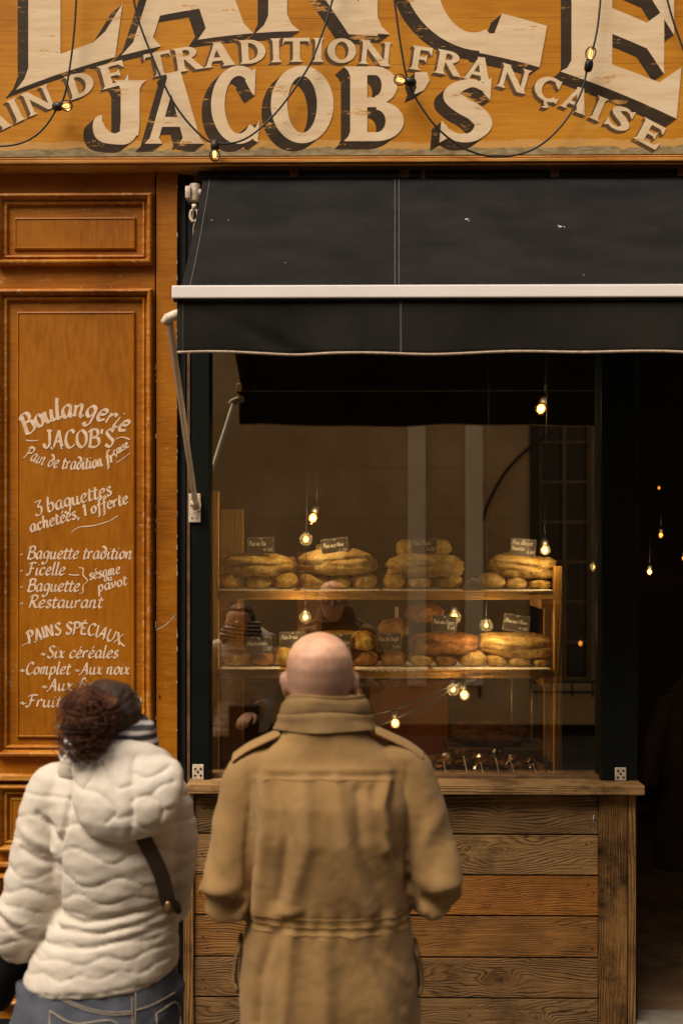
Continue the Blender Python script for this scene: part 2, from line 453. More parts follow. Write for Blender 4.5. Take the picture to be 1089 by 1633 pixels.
# ------------------------------------------------------------------ lettering
# pen script: skeleton strokes drawn with a slanted nib
PEN = {
 'a': (.95, [[(.72,.88),(.48,1),(.2,.75),(.14,.3),(.33,0),(.58,.2),(.76,.95)], [(.76,.95),(.69,.3),(.8,.02),(.97,.18)]]),
 'b': (.88, [[(.24,1.75),(.16,.9),(.15,.15),(.38,0),(.68,.28),(.7,.75),(.5,1),(.2,.7)]]),
 'c': (.78, [[(.68,.82),(.48,1),(.2,.75),(.14,.3),(.34,0),(.7,.22)]]),
 'd': (.9, [[(.66,.7),(.42,.95),(.16,.65),(.16,.2),(.4,0),(.68,.3),(.74,.95),(.55,1.45),(.2,1.6),(.05,1.5)]]),
 'e': (.8, [[(.18,.48),(.55,.6),(.64,.86),(.45,1),(.2,.75),(.14,.3),(.36,0),(.72,.22)]]),
 'f': (.68, [[(.8,1.55),(.6,1.72),(.42,1.4),(.3,.3),(.2,-.5),(-.02,-.62)], [(.06,.95),(.7,1.0)]]),
 'g': (.92, [[(.7,.86),(.45,1),(.18,.75),(.17,.32),(.38,.1),(.62,.35),(.75,.95)], [(.75,.95),(.7,.1),(.55,-.52),(.25,-.68),(.02,-.45)]]),
 'h': (.92, [[(.26,1.75),(.14,0)], [(.2,.6),(.45,.98),(.64,.8),(.6,.2),(.72,0),(.88,.15)]]),
 'i': (.46, [[(.2,.95),(.14,.2),(.28,0),(.44,.18)], [(.27,1.32),(.32,1.42)]]),
 'l': (.46, [[(.26,1.75),(.14,.25),(.28,0),(.44,.18)]]),
 'm': (1.25, [[(.16,.95),(.12,0)], [(.14,.55),(.36,.98),(.5,.8),(.46,0)], [(.48,.55),(.72,.98),(.88,.8),(.84,.18),(.98,0),(1.16,.18)]]),
 'n': (.92, [[(.16,.95),(.12,0)], [(.14,.55),(.42,.98),(.6,.8),(.56,.18),(.7,0),(.86,.16)]]),
 'o': (.85, [[(.44,1),(.18,.72),(.16,.26),(.4,0),(.68,.3),(.7,.74),(.44,1)]]),
 'p': (.86, [[(.2,1),(.1,-.72)], [(.18,.6),(.44,1),(.68,.75),(.64,.26),(.4,0),(.16,.2)]]),
 'r': (.68, [[(.16,.95),(.12,0)], [(.15,.55),(.38,.95),(.62,.88)]]),
 's': (.68, [[(.6,.86),(.38,1),(.18,.8),(.38,.52),(.56,.25),(.34,0),(.06,.15)]]),
 't': (.62, [[(.34,1.4),(.2,.25),(.36,0),(.6,.18)], [(.04,.98),(.62,1.02)]]),
 'u': (.92, [[(.14,.95),(.12,.25),(.32,0),(.6,.3)], [(.65,.95),(.6,.2),(.74,0),(.9,.16)]]),
 'v': (.74, [[(.08,.95),(.3,.04)], [(.3,.04),(.56,.5),(.6,1)]]),
 'x': (.82, [[(.08,.9),(.28,.86),(.46,.12),(.76,.08)], [(.72,.95),(.1,.03)]]),
 'z': (.7, [[(.1,.95),(.6,.95),(.1,.03),(.65,.05)]]),
 'A': (1.1, [[(-.05,.08),(.1,0),(.62,1.6)], [(.62,1.62),(.88,.02),(1.0,.08)], [(.24,.55),(.84,.6)]]),
 'B': (1.08, [[(.34,1.58),(.16,0)], [(.02,1.35),(.36,1.64),(.84,1.56),(.86,1.08),(.32,.86)], [(.32,.86),(.9,.8),(.96,.22),(.5,-.02),(.02,.1)]]),
 'C': (1.0, [[(.92,1.35),(.66,1.62),(.26,1.3),(.14,.55),(.36,.02),(.66,.02),(.95,.3)]]),
 'E': (.95, [[(.22,1.6),(.16,0)], [(.2,1.58),(.82,1.6)], [(.2,.85),(.66,.87)], [(.14,.02),(.86,.06)]]),
 'F': (.98, [[(.42,1.55),(.3,.25),(.08,0),(-.08,.16)], [(.02,1.42),(.4,1.62),(1.0,1.62)], [(.2,.85),(.76,.9)]]),
 'I': (.42, [[(.2,1.6),(.2,0)]]),
 'J': (.8, [[(.58,1.6),(.56,.4),(.36,0),(.08,.16),(.06,.4)], [(.34,1.6),(.8,1.6)]]),
 'N': (1.15, [[(.16,0),(.2,1.6)], [(.2,1.6),(.86,.02)], [(.88,0),(.92,1.6)]]),
 'O': (1.15, [[(.58,1.62),(.2,1.2),(.2,.4),(.58,-.02),(.96,.4),(.96,1.2),(.58,1.62)]]),
 'P': (1.0, [[(.36,1.58),(.22,.2),(.04,-.1)], [(.02,1.35),(.38,1.64),(.88,1.54),(.86,.98),(.3,.76)]]),
 'R': (1.06, [[(.34,1.58),(.16,0)], [(.02,1.35),(.36,1.64),(.84,1.54),(.82,1.04),(.3,.84)], [(.42,.84),(.8,.08),(1.06,.1)]]),
 'S': (.9, [[(.84,1.4),(.56,1.64),(.24,1.35),(.46,.92),(.78,.5),(.5,0),(.06,.2)]]),
 'U': (1.1, [[(.16,1.6),(.16,.45),(.5,-.02),(.86,.4),(.9,1.6)]]),
 'X': (1.0, [[(.08,1.6),(.9,0)], [(.86,1.6),(.06,0)]]),
 'D': (1.1, [[(.2,1.6),(.2,0)], [(.05,1.58),(.7,1.5),(.98,.85),(.7,.1),(.05,.02)]]),
 '0': (.85, [[(.44,1.5),(.16,1.1),(.16,.35),(.42,0),(.7,.4),(.7,1.1),(.44,1.5)]]),
 '1': (.5, [[(.05,1.25),(.32,1.6)], [(.32,1.6),(.26,0)]]),
 '2': (.85, [[(.1,1.2),(.4,1.55),(.7,1.2),(.08,.02),(.8,.05)]]),
 '3': (.85, [[(.1,1.5),(.75,1.55),(.35,.95)], [(.35,.95),(.75,.75),(.7,.15),(.35,-.1),(.02,.1)]]),
 '4': (.85, [[(.5,1.5),(.08,.5),(.8,.5)], [(.6,.9),(.55,0)]]),
 '5': (.85, [[(.75,1.5),(.25,1.5),(.18,.85),(.6,.85),(.7,.3),(.4,0),(.05,.15)]]),
 '6': (.85, [[(.65,1.5),(.2,.9),(.15,.3),(.42,0),(.7,.35),(.5,.75),(.18,.5)]]),
 ',': (.4, [[(.2,.1),(.16,-.12),(.04,-.3)]]),
 '.': (.4, [[(.14,.06),(.22,.1)]]),
 "'": (.4, [[(.24,1.65),(.14,1.2)]]),
 '~': (.8, [[(.05,.4),(.25,.6),(.45,.4),(.7,.55)]]),
 '*': (.5, [[(.08,.46),(.2,.56),(.28,.46)]]),
 '-': (.7, [[(.05,.6),(.65,.62)]]),
 'k': (.85, [[(.2,1.75),(.14,0)], [(.65,1.0),(.16,.5)], [(.3,.62),(.75,0)]]),
 'V': (1.0, [[(.08,1.6),(.42,0)], [(.42,0),(.9,1.62)]]),
 'L': (.85, [[(.2,1.6),(.16,.02)], [(.14,.02),(.8,.05)]]),
 ' ': (.5, []),
}
ACC = {'é': ('e', [(.36,1.25),(.62,1.6)]), 'ç': ('c', [(.4,0),(.44,-.22),(.22,-.42)]), 'É': ('E', [(.4,1.75),(.66,2.05)])}

def pen_layout(s):
    x = 0; out = []
    for ch in s:
        if ch in ACC:
            b, extra = ACC[ch]; adv, st = PEN[b]; st = st + [extra]
        else: adv, st = PEN[ch]
        out.append((x, st)); x += adv
    return x, out

class Ink:
    """Ribbons in photograph pixels on a plane, turned into thin paint by MB."""
    def __init__(self, Y, up=0.0006): self.mb = MB(); self.Y = Y; self.k = 0; self.up = up
    def ribbon(self, pts, nib, ang, tmin):
        lvl = self.Y - self.up - 0.00012 * (self.k % 7); self.k += 1
        nx, ny = math.cos(ang), -math.sin(ang)
        L, Rr = [], []
        n = len(pts)
        for i in range(n):
            d = pts[min(i + 1, n - 1)] - pts[max(i - 1, 0)]
            ln = math.hypot(*d) + 1e-9
            d = d / ln
            pr = np.array((-d[1], d[0]))
            hw = math.sqrt((nib * (nx * pr[0] + ny * pr[1])) ** 2 + tmin ** 2)
            L.append(P(*(pts[i] + pr * hw), lvl)); Rr.append(P(*(pts[i] - pr * hw), lvl))
        self.mb.add(L + Rr, [(i, i + 1, n + i + 1, n + i) for i in range(n - 1)])
    def stroke(self, pts, nib=1.2, ang=R(38), tmin=0.55, n=7):
        self.ribbon(catmull(pts, n), nib, ang, tmin)
    def text(self, s, path, xh, slant=0.18, nib=1.5, tmin=0.55, ang=R(38), n=5, widths=None):
        """path: control points (px,py) of the baseline; the text is fitted to its length"""
        base = catmull(path, 24)
        seg = np.array([np.hypot(*(b - a)) for a, b in zip(base[:-1], base[1:])])
        cum = np.concatenate([[0], np.cumsum(seg)])
        W, lay = pen_layout(s)
        sx = cum[-1] / W
        def mp(u, v):
            u = u + slant * v * xh / sx * 1.0
            d = u * sx
            i = int(np.clip(np.searchsorted(cum, d) - 1, 0, len(seg) - 1))
            t = (d - cum[i]) / seg[i]
            p = base[i] + (base[i + 1] - base[i]) * t
            tg = (base[i + 1] - base[i]) / seg[i]
            return p + np.array((tg[1], -tg[0])) * v * xh
        for x, strokes in lay:
            for st in strokes:
                sm = catmull(st, n)
                self.ribbon([mp(x + q[0], q[1]) for q in sm], nib, ang, tmin)

# display capitals of the fascia: outlines in a box one unit high
def _stem(x0, x1, y0=0.0, y1=1.0, s=0.09, top=True, bot=True):
    p = []
    if bot: p += [(x0 - s, y0), (x1 + s, y0), (x1 + s * .35, y0 + s * .55), (x1, y0 + s * 1.3)]
    else: p += [(x0, y0), (x1, y0)]
    if top: p += [(x1, y1 - s * 1.3), (x1 + s * .35, y1 - s * .55), (x1 + s, y1), (x0 - s, y1), (x0 - s * .35, y1 - s * .55), (x0, y1 - s * 1.3)]
    else: p += [(x1, y1), (x0, y1)]
    if bot: p += [(x0, y0 + s * 1.3), (x0 - s * .35, y0 + s * .55)]
    return p
def _ring(cx, cy, rx, ry, ix, iy, a0, a1, n=26):
    o = [(cx + rx * math.cos(R(a0 + (a1 - a0) * i / n)), cy + ry * math.sin(R(a0 + (a1 - a0) * i / n))) for i in range(n + 1)]
    q = [(cx + ix * math.cos(R(a0 + (a1 - a0) * i / n)), cy + iy * math.sin(R(a0 + (a1 - a0) * i / n))) for i in range(n + 1)]
    return [[o[i], o[i + 1], q[i + 1], q[i]] for i in range(n)]
def _rib(pts, ws, n=8):
    c = catmull([(p[0], p[1], w) for p, w in zip(pts, ws)], n)
    out = []
    L, Q = [], []
    for i in range(len(c)):
        d = c[min(i + 1, len(c) - 1)][:2] - c[max(i - 1, 0)][:2]; d = d / (np.hypot(*d) + 1e-9)
        pr = np.array((-d[1], d[0])) * c[i][2] / 2
        L.append(tuple(c[i][:2] + pr)); Q.append(tuple(c[i][:2] - pr))
    return [[L[i], L[i + 1], Q[i + 1], Q[i]] for i in range(len(c) - 1)]

def caps(ch):
    """list of polygons, and width"""
    s = 0.10
    if ch == 'I': return .46, [_stem(.12, .34, s=s)]
    if ch == 'T': return .86, [_stem(.32, .54, s=s, top=False), [(.0, .70), (.06, .86), (.80, .86), (.86, .70), (.84, 1.0), (.02, 1.0)]]
    if ch == 'L': return .84, [_stem(.10, .36, s=s), [(.3, 0), (.80, 0), (.86, .40), (.72, .22), (.62, .16), (.3, .15)]]
    if ch == 'F': return .80, [_stem(.12, .34, s=s), [(.3, .85), (.62, .85), (.76, .66), (.76, 1.0), (.3, 1.0)], [(.3, .45), (.52, .45), (.60, .34), (.60, .70), (.52, .58), (.3, .58)]]
    if ch == 'E': return .84, [_stem(.10, .34, s=s), [(.3, .86), (.64, .86), (.78, .68), (.78, 1.0), (.3, 1.0)], [(.3, .45), (.54, .45), (.62, .34), (.62, .70), (.54, .58), (.3, .58)], [(.3, 0), (.80, 0), (.84, .36), (.68, .15), (.3, .15)]]
    if ch == 'W': return .98, [_stem(.09, .42, s=.09), [(.4, .84), (.74, .84), (.92, .64), (.92, 1.0), (.4, 1.0)], [(.4, .44), (.70, .44), (.84, .30), (.84, .80), (.70, .64), (.4, .64)], [(.4, 0), (.94, 0), (.98, .42), (.80, .22), (.4, .20)]]
    if ch == 'A': return 1.0, [[(.0, 0), (.30, 0), (.24, .08), (.50, .86), (.56, 1.0), (.40, 1.0), (.09, .08)], [(.36, 1.0), (.60, 1.04), (.93, .08), (1.0, 0), (.58, 0), (.64, .08)], [(.22, .24), (.70, .24), (.66, .38), (.27, .38)]]
    if ch == 'N': return 1.06, [_stem(.10, .25, s=s), _stem(.82, .97, s=s), [(.02, 1.0), (.28, 1.0), (.97, .02), (.97, -.02), (.74, -.02)]]
    if ch == 'D': return .96, [_stem(.12, .35, s=s)] + _ring(.36, .5, .56, .5, .30, .36, -90, 90) + [[(.3, 0), (.37, 0), (.37, .14), (.3, .14)], [(.3, .86), (.37, .86), (.37, 1), (.3, 1)]]
    if ch == 'R': return .98, [_stem(.12, .35, s=s)] + _ring(.44, .745, .36, .255, .13, .13, -90, 90) + [[(.3, .49), (.45, .49), (.45, .61), (.3, .61)], [(.3, .88), (.45, .88), (.45, 1), (.3, 1)], [(.36, .52), (.60, .52), (.92, .06), (.98, 0), (.70, 0)]]
    if ch == 'P': return .90, [_stem(.12, .35, s=s)] + _ring(.44, .72, .40, .28, .16, .15, -90, 90) + [[(.3, .44), (.45, .44), (.45, .57), (.3, .57)], [(.3, .87), (.45, .87), (.45, 1), (.3, 1)]]
    if ch == 'B': return .96, [_stem(.10, .36, s=s)] + _ring(.48, .745, .34, .255, .10, .14, -90, 90) + _ring(.50, .27, .42, .27, .14, .15, -90, 90) + [[(.3, .455), (.51, .455), (.51, .585), (.3, .585)], [(.3, .885), (.49, .885), (.49, 1), (.3, 1)], [(.3, 0), (.51, 0), (.51, .12), (.3, .12)]]
    if ch == 'O': return 1.0, _ring(.5, .5, .5, .52, .235, .38, 0, 360, 44)
    if ch in 'CÇ':
        g = _ring(.54, .5, .53, .52, .27, .385, 52, 318, 36) + [[(.86, .99), (.84, .62), (.78, .66), (.66, .82), (.78, .95)], [(.82, .03), (.90, .0), (.93, .30), (.86, .20), (.72, .135)]]
        if ch == 'Ç': g += _rib([(.52, .02), (.55, -.12), (.62, -.22), (.46, -.30)], [.10, .12, .12, .03])
        return .98, g
    if ch == 'G':
        g = _ring(.54, .5, .53, .52, .26, .385, 50, 300, 36) + [[(.88, .99), (.88, .64), (.72, .80), (.78, .95)], [(.60, .115), (.86, -.02), (1.10, -.02), (1.16, .32), (.80, .32), (.74, .15)], [(.62, -.03), (.98, -.02), (.98, .10), (.62, .13)]]
        return 1.14, g
    if ch == 'J': return .84, [_stem(.46, .76, .30, 1.0, s=.11, bot=False)] + _rib([(.61, .34), (.55, .14), (.36, .085), (.16, .16), (.10, .34), (.15, .45)], [.30, .26, .17, .22, .16, .04]) + [[(.46, .31), (.76, .31), (.74, .14), (.52, .10)]]
    if ch == 'S':
        return .82, _rib([(.70, .84), (.50, .935), (.28, .86), (.20, .73), (.34, .59), (.54, .46), (.66, .28), (.52, .09), (.30, .065), (.12, .17)], [.10, .13, .19, .25, .27, .27, .26, .16, .13, .10]) + [[(.78, 1.02), (.76, .66), (.66, .78), (.62, .90)], [(.02, -.02), (.05, .34), (.14, .24), (.20, .10)]]
    if ch == "'": return .34, [[(.10, 1.0), (.26, 1.0), (.30, .86), (.22, .68), (.08, .60), (.12, .74), (.09, .86)]]
    return .4, []

class Sign:
    def __init__(self, Y): self.Y = Y; self.face = MB(); self.shade = MB(); self.k = 0
    def poly(self, mb, pts, lvl):
        v = [P(q[0], q[1], lvl) for q in pts]
        tri = tessellate_polygon([[Vector((q[0], -q[1], 0)) for q in pts]])
        ar = []
        for a, b, c in tri:
            n = (v[b] - v[a]).cross(v[c] - v[a])
            ar.append((a, b, c) if n.y < 0 else (a, c, b))
        mb.add(v, ar)
    def glyph(self, ch, mp, off, steps):
        w, polys = caps(ch)
        for q in polys:
            pts = []
            for i in range(len(q)):           # subdivide the edges so that they follow the arch
                a, b = q[i], q[(i + 1) % len(q)]
                m = max(1, int(math.hypot(a[0] - b[0], a[1] - b[1]) / 0.12))
                pts += [(a[0] + (b[0] - a[0]) * k / m, a[1] + (b[1] - a[1]) * k / m) for k in range(m)]
            pp = [mp(*p) for p in pts]
            self.poly(self.face, pp, self.Y - 0.0024 - 0.0002 * ((self.k * 0.6180339) % 1.0)); self.k += 1
            if steps:
                for sidx in range(1, steps + 1):
                    f = sidx / steps
                    self.poly(self.shade, [(x + off[0] * f, y + off[1] * f) for x, y in pp], self.Y - 0.0022 + 0.0018 * f - 0.00010 * ((self.k * 0.6180339) % 1.0))

# ------------------------------------------------------------------ setting: street, opposite house, shop building
M['asphalt'] = simple('asphalt', (0.06, 0.054, 0.046), (0.035, 0.032, 0.028), 3, rough=0.85, bump=0.4, bscale=120)
M['pavement'] = simple('pavement', (0.17, 0.15, 0.12), (0.11, 0.095, 0.075), 2.5, rough=0.8, bump=0.3, bscale=90)
M['step_stone'] = simple('step_stone', (0.19, 0.16, 0.12), (0.12, 0.10, 0.075), 9, rough=0.75, bump=0.3, bscale=80)
def sheet(name, x0, x1, y0, y1, z, mat, loc=(0, 0, 0)):
    mb = MB(); mb.add([(x0, y0, z), (x1, y0, z), (x1, y1, z), (x0, y1, z)], [(0, 1, 2, 3)])
    return tag(mb.build(name, mat, loc=loc), kind='structure')
sheet('ground', -60, 60, -60, 60, -0.13, M['asphalt'])
tag(MB().box(-30, 30, -4.2, -0.06, -0.129, 0.0).build('pavement', M['pavement']), kind='structure')
M['floor_wood'] = timber('floor_wood', (0.17, 0.105, 0.055), (0.12, 0.07, 0.035), (0.06, 0.03, 0.015), sx=0.8, sz=4)
XL = PX(283, 0.0)
tag(MB().box(XL, 3.3, 0.10, 4.5, -0.02, 0.015).build('floor', M['floor_wood']), kind='structure')

# stone of the house across the street, seen mirrored in the window
t = NT('pale_render')
c = t.ramp(t.noise(0.9, (1, 1, 1), 7, 0.62), [(0.32, (0.40, 0.27, 0.13)), (0.52, (0.55, 0.385, 0.205)), (0.7, (0.68, 0.51, 0.30))])
sp = t.n('ShaderNodeSeparateXYZ'); t.l(t.coord(), sp.inputs[0])
fz = t.math('FRACT', t.math('MULTIPLY', sp.outputs['Z'], 1.0 / 0.56))
joint = t.math('LESS_THAN', fz, 0.022)
t.color(t.mix(t.math('MULTIPLY', joint, 0.35), c, (0.22, 0.16, 0.10))).rough(0.9)
t.bump(t.math('ADD', t.noise(30, (1, 1, 1), 6), t.math('MULTIPLY', joint, -1.0)), 0.3, 0.01)
M['pale_render'] = t.m
M['window_bar'] = simple('window_bar', (0.20, 0.155, 0.10), None, 8, rough=0.6)
t = NT('dark_pane'); t.color((0.012, 0.013, 0.014)).rough(0.12).spec(0.5); M['dark_pane'] = t.m
M['iron'] = simple('iron', (0.02, 0.02, 0.02), None, 20, rough=0.5, metal=0.4)
M['light_streak_paint'] = simple('light_streak_paint', (0.95, 0.84, 0.64), (0.88, 0.74, 0.52), 3, rough=0.45, bump=0.1)  # near-white colour for the painted streaks of sunlight
M['shutter_paint'] = simple('shutter_paint', (0.030, 0.028, 0.022), None, 9, rough=0.6)
OY = -8.2
oppo = thing('opposite_house', (0, OY, 0), 'pale rendered stone house across the street mirrored in the shop window', 'house')
DV = 5.05 + 0.05 - OY
def OX(px): return (px - 545) / FPX * DV
def OZ(py): return 1.96 + (869 - py) / FPX * DV
wins = [(OX(858), OX(945), OZ(1088), OZ(640)), (-4.2, -3.3, 0.6, 3.0), (-2.9, -1.9, 0.0, 2.6), (4.6, 5.5, 0.5, 3.0), (-7, -6.1, 0.6, 3.0),
        (-4.2, -3.3, 4.6, 6.6), (-1.0, -0.1, 4.6, 6.6), (2.1, 3.0, 4.6, 6.6), (5.2, 6.1, 4.6, 6.6)]
xs = sorted(set([-14, 14] + [w[0] for w in wins] + [w[1] for w in wins])); zs = sorted(set([0, 7.6] + [w[2] for w in wins] + [w[3] for w in wins]))
wb = MB()
for i in range(len(xs) - 1):
    run = None
    for j in range(len(zs)):
        solid = j < len(zs) - 1 and not any(w[0] <= xs[i] and xs[i + 1] <= w[1] and w[2] <= zs[j] and zs[j + 1] <= w[3] for w in wins)
        if solid and run is None: run = zs[j]
        if not solid and run is not None:
            wb.box(xs[i], xs[i + 1], OY - 0.4, OY, run, zs[j]); run = None
wb.build('wall', M['pale_render'], oppo)
MB().box(-14, 14, OY - 7, OY - 0.45, 0, 7.58).build('rear_block', M['pale_render'], oppo)
MB().box(-14, 14, OY - 0.42, OY + 0.35, 7.62, 7.85).build('cornice', M['pale_render'], oppo)
for w in wins:
    fr = MB(); x0, x1, z0, z1 = w; q = OY - 0.16
    for a, b, c2, d in ((x0, x0 + .05, z0, z1), (x1 - .05, x1, z0, z1), (x0 + .05, x1 - .05, z0, z0 + .05), (x0 + .05, x1 - .05, z1 - .05, z1)): fr.box(a, b, q, q + .06, c2, d)
    m = (x0 + x1) / 2
    fr.box(m - .022, m + .022, q + .003, q + .057, z0 + .05, z1 - .05)
    for k in range(1, 7):
        zz = z0 + (z1 - z0) * k / 7
        fr.box(x0 + .05, m - .022, q + .006, q + .05, zz - .016, zz + .016); fr.box(m + .022, x1 - .05, q + .006, q + .05, zz - .016, zz + .016)
    fo = fr.build('window', M['window_bar'], oppo)
    MB().box(x0, x1, q - .03, q - .01, z0, z1).build('pane', M['dark_pane'], fo)
x0, x1, z0, z1 = wins[0]
for a_, b_ in ((x0 - .10, x0 - .004), (x1 + .004, x1 + .34)): MB().box(a_, b_, OY + .004, OY + .045, z0, z1).build('shutter', M['shutter_paint'], oppo, bevel=.006)
rl = MB()
rl.tube([(x0 - .1, OY + .12, z0 + .02), (x1 + .25, OY + .12, z0 + .02)], .014); rl.tube([(x0 - .1, OY + .12, z0 - .09), (x1 + .25, OY + .12, z0 - .09)], .014)
for k in range(5): rl.tube([(x0 - .1 + k * .22, OY + .12, z0 - .14), (x0 - .1 + k * .22, OY + .12, z0 + .03)], .011)
rl.build('railing', M['iron'], oppo, smooth=True)
for px, zz in ((664, 3.1), (755, 3.3)):  # pale strips added as painted sunlight streaks on the opposite wall
    MB().box(OX(px) - .10, OX(px) + .10, OY + .003, OY + .05, 0.42, zz + 3.5).build('light_streak', M['light_streak_paint'], oppo, bevel=.045, seg=6)
cb = MB(); cb.tube(catmull([(OX(880), OY + .03, OZ(690)), (OX(845), OY + .03, OZ(712)), (OX(800), OY + .03, OZ(760)), (OX(768), OY + .03, OZ(830)), (OX(762), OY + .03, OZ(900)), (OX(764), OY + .03, 0.3)], 10), .016, 8)
cb.build('wall_cable', M['iron'], oppo, smooth=True)

# shop building
M['facade_stone'] = simple('facade_stone', (0.48, 0.37, 0.24), (0.34, 0.25, 0.15), 1.4, rough=0.85, bump=0.3, bscale=40)
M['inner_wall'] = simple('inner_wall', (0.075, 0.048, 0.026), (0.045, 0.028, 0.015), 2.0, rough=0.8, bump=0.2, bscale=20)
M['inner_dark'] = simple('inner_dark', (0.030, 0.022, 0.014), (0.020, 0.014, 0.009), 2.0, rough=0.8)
M['orange_board'] = simple('orange_board', (0.42, 0.13, 0.025), (0.30, 0.08, 0.014), 5, stretch=(1, 1, 0.2), rough=0.5)
shop = thing('bakery_building', (0, 0, 0), 'bakery house front behind the painted fascia with a dark shop room inside', 'building')
zt = PZ(-150, -0.06)
MB().box(-14, 14, 0.0, 0.4, zt, 7.8).build('upper_wall', M['facade_stone'], shop)
xl = PX(-280, 0); xr = PX(1420, 0)
MB().box(-14, xl, 0.0, 0.4, 0, zt - .003).build('side_wall', M['facade_stone'], shop)
MB().box(xr, 14, 0.0, 0.4, 0, zt - .003).build('side_wall', M['facade_stone'], shop)
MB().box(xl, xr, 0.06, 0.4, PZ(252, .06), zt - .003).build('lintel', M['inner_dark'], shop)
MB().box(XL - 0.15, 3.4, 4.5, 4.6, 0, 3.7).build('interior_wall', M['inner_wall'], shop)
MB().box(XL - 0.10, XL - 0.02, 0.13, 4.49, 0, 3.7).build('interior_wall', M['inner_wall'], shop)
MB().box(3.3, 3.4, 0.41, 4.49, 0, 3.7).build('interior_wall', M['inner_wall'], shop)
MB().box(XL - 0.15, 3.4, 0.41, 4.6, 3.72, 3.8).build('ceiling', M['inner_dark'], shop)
a = P(474, 1260, 1.5); b = P(513, 880, 1.5)
MB().box(a.x, b.x, 1.5, 1.56, 0.02, b.z).build('panel_board', M['orange_board'], shop)
a = P(590, 1260, 1.3); b = P(714, 1086, 1.3)
MB().box(a.x, b.x, 1.3, 1.36, 0.02, b.z).build('panel_board', M['orange_board'], shop)
MB().box(b.x + .02, PX(900, 1.3), 1.42, 1.48, 0.02, PZ(1060, 1.4)).build('counter_back', M['inner_wall'], shop)
# stone doorstep
tag(MB().box(PX(1014, -0.05), PX(1420, 0), -0.055, 0.095, -0.02, 0.022).build('door_step', M['step_stone'], loc=P(1200, 1629, 0), bevel=.006),
    'pale stone doorstep at the foot of the dark open doorway', 'doorstep')

# ------------------------------------------------------------------ panelled pilaster at the left
def moulding(mb, x0, x1, z0, z1, Y, prof, fill=False):
    rows = []
    for ins, pr in prof:
        rows.append([(x0 + ins, Y - pr, z0 + ins), (x1 - ins, Y - pr, z0 + ins), (x1 - ins, Y - pr, z1 - ins), (x0 + ins, Y - pr, z1 - ins)])
    v = [p for r in rows for p in r]; f = []
    for i in range(len(rows) - 1):
        for k in range(4):
            k2 = (k + 1) % 4
            f.append((i * 4 + k, i * 4 + k2, i * 4 + 4 + k2, i * 4 + 4 + k))
    if fill: n = len(rows) * 4 - 4; f.append((n, n + 1, n + 2, n + 3))
    mb.add(v, f)
pil = thing('panelled_pilaster', P(120, 1629, 0), 'orange painted wooden shop front pilaster with moulded panels and white handwriting', 'pilaster')
PY = 0.012
stile = MB(); stile.box(PX(249.5, 0), XL, 0.0, 0.12, 0.0, PZ(264, 0)); stile.build('stile', M['panel_paint'], pil, bevel=.003)
body = MB()
body.box(xl, PX(247.5, PY), PY, 0.12, 0.0, PZ(264, PY)); body.build('frame_board', M['panel_paint'], pil, bevel=.002)
PROF = [(0, .0), (0.0, .026), (.006, .038), (.014, .040), (.020, .032), (.025, .012), (.030, .009), (.035, .018), (.042, .016), (.046, .001), (.046, -.006)]
def panel(x0, x1, y0, y1, field, name_field=True):
    a, b = P(x0, y1, PY), P(x1, y0, PY)
    mo = MB(); moulding(mo, a.x, b.x, a.z, b.z, PY, PROF)
    mo.build('panel_moulding', M['moulding_paint'], pil, bevel=.0015)
    fx0, fy0, fx1, fy1 = field
    c, d = P(fx0, fy1, PY), P(fx1, fy0, PY)
    fb = MB()
    # sunk margin then a raised field with a bevelled edge
    moulding(fb, c.x, d.x, c.z, d.z, PY, [(0, .001), (.001, .010), (.007, .0125), (.010, .0090)], True)
    fb.build('panel_field', M['panel_field'], pil)
panel(-3, 245, 310, 425, (24, 347, 217, 399))
panel(-3, 245, 462, 1205, (28, 497, 216, 1176))
panel(-3, 245, 1249, 1356, (18, 1272, 222, 1338))
panel(-3, 245, 1392, 1600, (18, 1416, 222, 1578))
for y0, y1, pr in ((1236, 1246, .035), (1376, 1384, .02)):
    MB().pbox(-280, y0, 247, y1, -pr, pr + .009).build('rail_moulding', M['moulding_paint'], pil, bevel=.006, seg=3)
kh = MB(); c = P(255, 1110, 0)
kh.lathe([(.0, .0), (.0042, .0), (.0042, .002), (0, .002)], (c.x, -.0005, c.z), (0, -1, 0), 12); kh.box(c.x - .0018, c.x + .0018, -.0022, -.0008, c.z - .012, c.z - .002)
kh.build('keyhole', M['dark_hole'], pil)

ink = Ink(PY - .0093)
ink.text("Boulangerie", [(42, 694), (82, 672), (122, 664), (162, 671), (200, 690)], 19, .10, 3.24, 1.03)
ink.text("JACOB'S", [(70, 714), (183, 712)], 17, 0.0, 2.56, 1.03)
ink.stroke([(42, 702), (52, 703), (62, 702)]); ink.stroke([(185, 700), (196, 697), (208, 701)])
ink.text("Pain de tradition fr.", [(38, 729), (75, 743), (115, 748), (150, 746), (188, 735)], 12, .12, 1.89, 0.69)
ink.text("çaise", [(183, 727), (207, 712)], 8, .1, 1.22, 0.57)
ink.stroke([(186, 738), (198, 730), (208, 722)], .8)
ink.text("3 baguettes", [(57, 822), (180, 789)], 13.5, .12, 2.03, 0.69)
ink.text("achetées, 1 offerte", [(49, 849), (206, 802)], 11.5, .12, 1.89, 0.69)
ink.stroke([(114, 849), (126, 841), (150, 838), (174, 831), (189, 822)], 1.2)
ink.text("* Baguette tradition", [(31, 891), (211, 891)], 12, .16, 1.89, 0.69)
ink.text("* Ficelle", [(31, 917), (104, 917)], 12, .16, 1.89, 0.69)
ink.stroke([(110, 916), (118, 917), (127, 917)])
ink.text("* Baguette", [(31, 943), (127, 943)], 12, .16, 1.89, 0.69)
ink.stroke([(126, 905), (133, 907), (133, 917), (140, 926), (133, 934), (133, 944), (127, 947)], 1.0)
